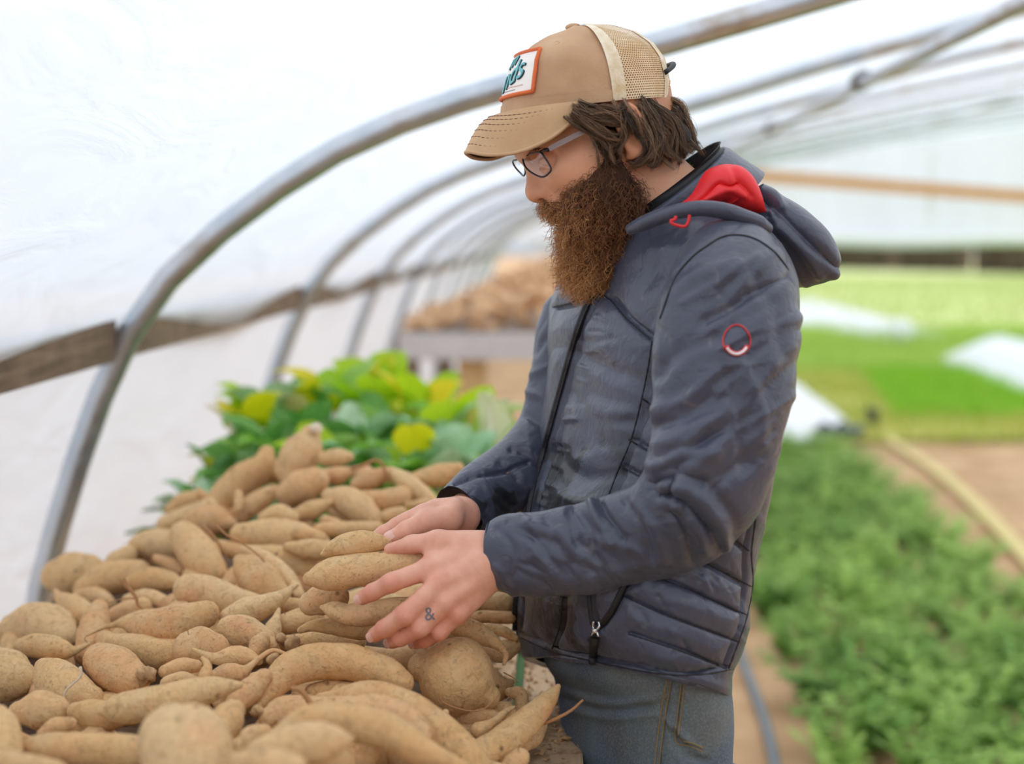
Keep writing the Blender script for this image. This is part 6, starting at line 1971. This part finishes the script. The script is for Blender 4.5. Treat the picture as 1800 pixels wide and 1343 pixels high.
Pf, Pb = cap_axis
ca_d = Pf - Pb; A_len = np.linalg.norm(ca_d); ca_d /= A_len
cap_n = np.cross(left_h, ca_d); cap_n /= np.linalg.norm(cap_n)
if cap_n[2] < 0: cap_n = -cap_n
cap_c = (Pf + Pb) / 2
def capco(x, y):
    q = HP(x, y, 0) - cap_c
    return q @ ca_d, q @ cap_n
fr = np.array([capco(*q) for q in [(884, 203), (886, 182), (893, 150), (902, 118), (912, 100), (930, 84), (962, 64), (1007, 47)]])
bk = np.array([capco(*q) for q in [(1166, 176), (1169, 145), (1162, 108), (1144, 82), (1114, 61), (1075, 47), (1040, 44), (1009, 46)]])
Htop = capco(1008, 47)[1]; ptop = capco(1008, 47)[0]
LATW = .0815
def crown(az, s, off=0.0):
    """az 0 = front, s 0 = lower edge, 1 = button"""
    h = Htop * (1 - (1 - s) ** 1.75)
    pf = np.interp(h, fr[:, 1], fr[:, 0]); pb = np.interp(h, np.maximum.accumulate(bk[:, 1]), bk[:, 0])
    hn = np.clip(h / Htop, 0, 1)
    lt = LATW * (1 - hn ** 2.5) ** (1 / 2.2)
    pm = ptop * hn
    ca, sa = np.cos(az), np.sin(az)
    ext = np.where(ca > 0, pf - pm, pm - pb)
    e = .9
    p = pm + np.sign(ca) * np.abs(ca) ** e * ext
    l = np.sign(sa) * np.abs(sa) ** e * lt
    base = cap_c + p[..., None] * ca_d + l[..., None] * left_h + h[..., None] * cap_n
    if np.ndim(off) or off:
        ctr = cap_c + cap_n * Htop * .35
        q = base - ctr; base = base + (off * (1 if not np.ndim(off) else 1)) * q / np.linalg.norm(q, axis=-1)[..., None] if not np.ndim(off) else base + off[..., None] * q / np.linalg.norm(q, axis=-1)[..., None]
    return base
AZB = math.radians(97)
def crown_piece(name, az0, az1, na, ns, mat, parent, off=0.0, s0=0.0, s1=1.0, dent=0.0):
    az = np.linspace(az0, az1, na); s = np.linspace(s0, s1, ns)
    A_, S_ = np.meshgrid(az, s, indexing='ij')
    o_ = off + dent * (np.sin(A_ * 3.1 + S_ * 5) * np.sin(S_ * 7 + 1) * S_ * (1 - S_))
    v = crown(A_, S_, np.asarray(o_ * np.ones_like(A_)))
    o = mesh(name, v.reshape(-1, 3), grid_faces(na, ns), mat, parent)
    uvl = o.data.uv_layers.new(name='net')
    uvv = np.stack([A_ * .088, S_ * .13], -1).reshape(-1, 2)
    li = np.zeros(len(o.data.loops), np.int32); o.data.loops.foreach_get('vertex_index', li)
    uvl.data.foreach_set('uv', uvv[li].ravel())
    return o
cap = crown_piece('cap', -AZB, AZB, 110, 50, m_brown, man, dent=.010)
cv_ = np.array([v_.co[:] for v_ in cap.data.vertices]) + ORG
cv2 = carve(cv_, grid_faces(110, 50), [], folds=[([(948, 198), (962, 178), (992, 162)], 8, .0035), ([(945, 190), (955, 168), (985, 148)], 7, -.0035), ([(955, 150), (975, 130), (998, 118)], 10, .0025), ([(905, 112), (940, 96), (990, 92)], 9, -.0025), ([(925, 188), (950, 182), (992, 186)], 5, -.002)])
cap.data.vertices.foreach_set('co', (cv2 - ORG).ravel())
cap['label'] = 'tan trucker cap with cream net back and curved brim'
net = crown_piece('net_panel', AZB, 2 * math.pi - AZB, 110, 50, m_net, cap, off=.0006)
net['label'] = 'cream open-mesh back of the cap'
for a0, w in ((AZB + .03, .075), (-AZB - .03, .075), (math.radians(146), .085), (math.radians(214), .085)):
    crown_piece('tape', a0 - w, a0 + w, 8, 40, m_cream, cap, off=.0018, s1=.97)
crown_piece('lower_band', AZB, 2 * math.pi - AZB, 70, 6, m_net, cap, off=.0014, s0=0, s1=.13)
crown_piece('sweatband', -AZB, AZB, 60, 5, m_brown, cap, off=.0012, s0=-.004, s1=.075)
# button, eyelet, rear strap
bc_ = crown(np.array([0.0]), np.array([1.0]))[0]
v = [bc_ + cap_n * (.004 * math.cos(a)) + .009 * math.sin(a) * (math.cos(p_) * ca_d + math.sin(p_) * left_h) for a in np.linspace(0, math.pi, 8) for p_ in np.linspace(0, 2 * math.pi, 15)[:-1]]
mesh('button', v, grid_faces(8, 14, True), m_brown, cap)
q = crown(np.array([math.radians(55)]), np.array([.55]), .0008)[0]
q1 = crown(np.array([math.radians(57)]), np.array([.55]), .0008)[0] - q; q2 = crown(np.array([math.radians(55)]), np.array([.57]), .0008)[0] - q
q1 /= np.linalg.norm(q1); q2 /= np.linalg.norm(q2)
v, f_ = tube(np.array([q + .0032 * (math.cos(a) * q1 + math.sin(a) * q2) for a in np.linspace(0, 6.283, 25)]), .0008, 6); mesh('eyelet', v, f_, m_brown, cap)
sp2 = [crown(np.array([math.radians(180 + a)]), np.array([.17 + .10 * math.cos(math.radians(a * 2.2))]), .002 + .008 * math.cos(math.radians(a * 2.2)))[0] for a in np.linspace(-38, 38, 24)]
v, f_ = tube(np.array(sp2), .0030, 8); mesh('strap', v, f_, m_blk, cap)
# brim
OE = [(1022, 194, .0805), (1002, 216, .0790), (962, 246, .0740), (908, 268, .0590), (858, 272, .036), (826, 267, .012)]
loc_ = np.array([(HP(x, y, l) - HC) @ RH.T for x, y, l in OE])
mir = loc_[::-1] * [1, 1, -1]
out = cr(np.vstack([loc_, mir]), 81)
inn = np.array([(crown(np.array([a]), np.array([.015]))[0] - HC) @ RH.T for a in np.linspace(math.radians(88), -math.radians(88), 81)])
ns = 16
top = []
for s in np.linspace(0, 1, ns):
    q = inn * (1 - s) + out * s
    q[:, 1] += .010 * math.sin(math.pi * s) * np.sin(np.linspace(0, math.pi, 81)) ** .7
    top.append(q)
top = np.array(top)
tw = HC + top.reshape(-1, 3) @ RH
gf = grid_faces(ns, 81)
nn = vnormals(tw, gf)
if (nn @ up_h).mean() < 0: gf = gf[:, ::-1]; nn = -nn
brim = mesh('brim', tw + nn * .0012, gf, m_brim, cap)
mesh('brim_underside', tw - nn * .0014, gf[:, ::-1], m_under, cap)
v, f_ = tube(HC + out @ RH, .0022, 8); mesh('brim_edge', v, f_, m_brim, cap)
m_st = simple('cap_stitching', lin(120, 78, 60), .8)
for s in (.30, .42, .54, .66, .78, .90):
    i = s * (ns - 1); k = int(i); q = top[k] * (1 - (i - k)) + top[min(k + 1, ns - 1)] * (i - k)
    v, f_ = tube(cr(HC + q[3:-3] @ RH + up_h * .0017, 120), .00042 + .0003 * np.sin(np.arange(120) * 2.1), 5); mesh('stitching', v, f_, m_st, cap)
# patch
m_pw = simple('patch_white', lin(244, 238, 230), .8, bump=.2, bscale=400)
m_po = simple('patch_orange', lin(226, 112, 58), .7, bump=.5, bscale=600)
m_pt = simple('patch_teal', lin(122, 192, 196), .7, bump=.4, bscale=600)
m_pd = simple('patch_shadow_thread', lin(44, 58, 66), .8)
PA, PS0, PS1 = math.radians(41), .13, .50
def pc(u, w, off):       # u -1..1 across (near side +1), w 0..1 up the patch
    return crown(np.asarray(u) * PA, PS0 + (PS1 - PS0) * np.asarray(w), np.asarray(off) * np.ones_like(np.asarray(u, float)))
U_, W_ = np.meshgrid(np.linspace(-1, 1, 30), np.linspace(0, 1, 20), indexing='ij')
patch = mesh('patch', pc(U_, W_, .0026).reshape(-1, 3), grid_faces(30, 20), m_pw, cap); patch['label'] = 'white patch with orange border and teal script'
loop_ = [(u, 0) for u in np.linspace(-1, 1, 20)] + [(1, w) for w in np.linspace(0, 1, 14)] + [(u, 1) for u in np.linspace(1, -1, 20)] + [(-1, w) for w in np.linspace(1, 0, 14)]
loop_ = np.array(loop_)
v, f_ = tube(pc(loop_[:, 0], loop_[:, 1], .0030), .0023, 8); mesh('border', v, f_, m_po, patch)
def patch_text(txt, u0, w0, size, mat, lift, shear=.45, rot=.25, wfat=1.0):
    v, fs = text_mesh(txt, 1.0, shear)
    x = v[:, 0] * size * wfat; y = v[:, 1] * size
    X_ = x * math.cos(rot) - y * math.sin(rot); Y_ = x * math.sin(rot) + y * math.cos(rot)
    q = pc(u0 + X_, w0 + Y_ * 1.15, lift)
    # give the letters thickness
    q2 = pc(u0 + X_, w0 + Y_ * 1.15, lift - .0014)
    n0 = len(q)
    F_ = [list(a) for a in fs]
    from collections import Counter
    ec = Counter(); 
    for a in fs:
        for i in range(len(a)):
            e = (a[i], a[(i + 1) % len(a)]); ec[e] += 1
    for (i, j) in list(ec):
        if (j, i) not in ec: F_.append([j, i, i + n0, j + n0])
    return mesh('lettering', np.vstack([q, q2]), F_, mat, patch, smooth=False)
for dx, dw, mt, lf in ((.03, -.02, m_pd, .0036), (0, 0, m_pt, .0044)):
    patch_text('m', .10 + dx, .80 + dw, .44, mt, lf, rot=.30)
    patch_text('nds', .24 + dx, .43 + dw, .60, mt, lf, rot=.30)
strip_c = pc(np.linspace(.05, .72, 12), np.full(12, .17), .0028)
v, f_ = tube(strip_c, .0006, 5); mesh('fine_stitch_line', v, f_, simple('pale_pink_thread', lin(232, 196, 186), .8), patch)
v, f_ = tube(pc(np.linspace(-.2, .5, 12), np.full(12, .10), .0028), .0005, 5); mesh('fine_stitch_line', v, f_, simple('grey_thread', lin(168, 164, 164), .8), patch)

# ---- glasses
m_frame = simple('glasses_frame', lin(58, 50, 54), .35, .5)
m_arm = simple('glasses_arm', lin(150, 136, 138), .4, .4)
m_lens, nt, b = mat_new('lens')
nt.nodes.remove(b)
tp = nd(nt, 'ShaderNodeBsdfTransparent'); tp.inputs['Color'].default_value = (.93, .94, .95, 1)
gl = nd(nt, 'ShaderNodeBsdfGlossy', i_Roughness=.03)
lw = nd(nt, 'ShaderNodeLayerWeight', i_Blend=.25)
mx = nd(nt, 'ShaderNodeMixShader')
ml = nd(nt, 'ShaderNodeMath', operation='MULTIPLY'); ml.inputs[1].default_value = .12; nt.links.new(lw.outputs['Fresnel'], ml.inputs[0])
nt.links.new(ml.outputs[0], mx.inputs[0]); nt.links.new(tp.outputs[0], mx.inputs[1]); nt.links.new(gl.outputs[0], mx.inputs[2])
nt.links.new(mx.outputs[0], nt.nodes['Material Output'].inputs['Surface'])
near = [(926, 275, .016), (938, 268, .030), (955, 266, .054), (962, 273, .060), (974, 293, .064), (971, 302, .062), (960, 309, .054), (946, 305, .038), (932, 295, .022), (926, 284, .016)]
far = [(923, 277, -.012), (914, 279, -.028), (907, 282, -.050), (911, 292, -.054), (920, 302, -.042), (926, 307, -.026), (929, 300, -.014), (927, 288, -.010)]
def rimc(p_):
    q = np.array([HP(x, y, l) + face_h * .004 for x, y, l in p_ + p_[:1]])
    return cr(np.vstack([q[-2:-1], q, q[1:2]]), 74)[2:-2]
rn, rf = rimc(near), rimc(far)
parts = [tube(rn, .0011, 8), tube(rf, .0011, 8), tube(np.array([HP(926, 278, .011), HP(922, 272, 0), HP(922, 278, -.011)]) + face_h * .004, .0014, 8),
         tube(np.array([HP(955, 266, .044), HP(962, 262, .058), HP(968, 262, .066)]) + face_h * .003, .0022, 8)]
v, f_ = join(parts)
glasses = mesh('glasses', v, f_, m_frame, man); glasses['label'] = 'thin metal framed glasses'
for r_ in (rn, rf):
    c0 = r_.mean(0)
    v = np.vstack([c0[None] + face_h * .0012, (r_ + c0) / 2 + face_h * .0008, r_])
    m_ = len(r_)
    fs = [(0, 1 + i, 1 + (i + 1) % m_) for i in range(m_)] + [(1 + i, 1 + m_ + i, 1 + m_ + (i + 1) % m_, 1 + (i + 1) % m_) for i in range(m_)]
    mesh('lens', v, fs, m_lens, glasses)
for s in (1, -1):
    if s == 1: arm = np.array([HP(965, 262, .067), HP(990, 249, .074), HP(1020, 234, .080), HP(1060, 215, .084), HP(1095, 200, .084), HP(1122, 222, .078)])
    else: arm = np.array([HP(x - 40, y, -l) for x, y, l in ((965, 262, .067), (1020, 236, .079), (1060, 217, .082), (1095, 202, .082))])
    c = cr(arm, 30); T_ = np.gradient(c, axis=0); T_ /= np.linalg.norm(T_, axis=1)[:, None]
    upv = np.cross(np.cross(T_, up_h), T_); upv /= np.linalg.norm(upv, axis=1)[:, None]
    sd = np.cross(T_, upv)
    hgt = np.interp(np.linspace(0, 1, 30), [0, .1, .5, 1], [.0026, .0030, .0026, .0018])
    v = []
    for a, b2 in ((1, 1), (1, -1), (-1, -1), (-1, 1)): v.append(c + upv * (hgt * a)[:, None] + sd * (.0008 * b2))
    v = np.stack(v, 1).reshape(-1, 3)
    mesh('temple_arm', v, grid_faces(30, 4, True).tolist() + [[0, 1, 2, 3], [119, 118, 117, 116]], m_arm, glasses, smooth=False)
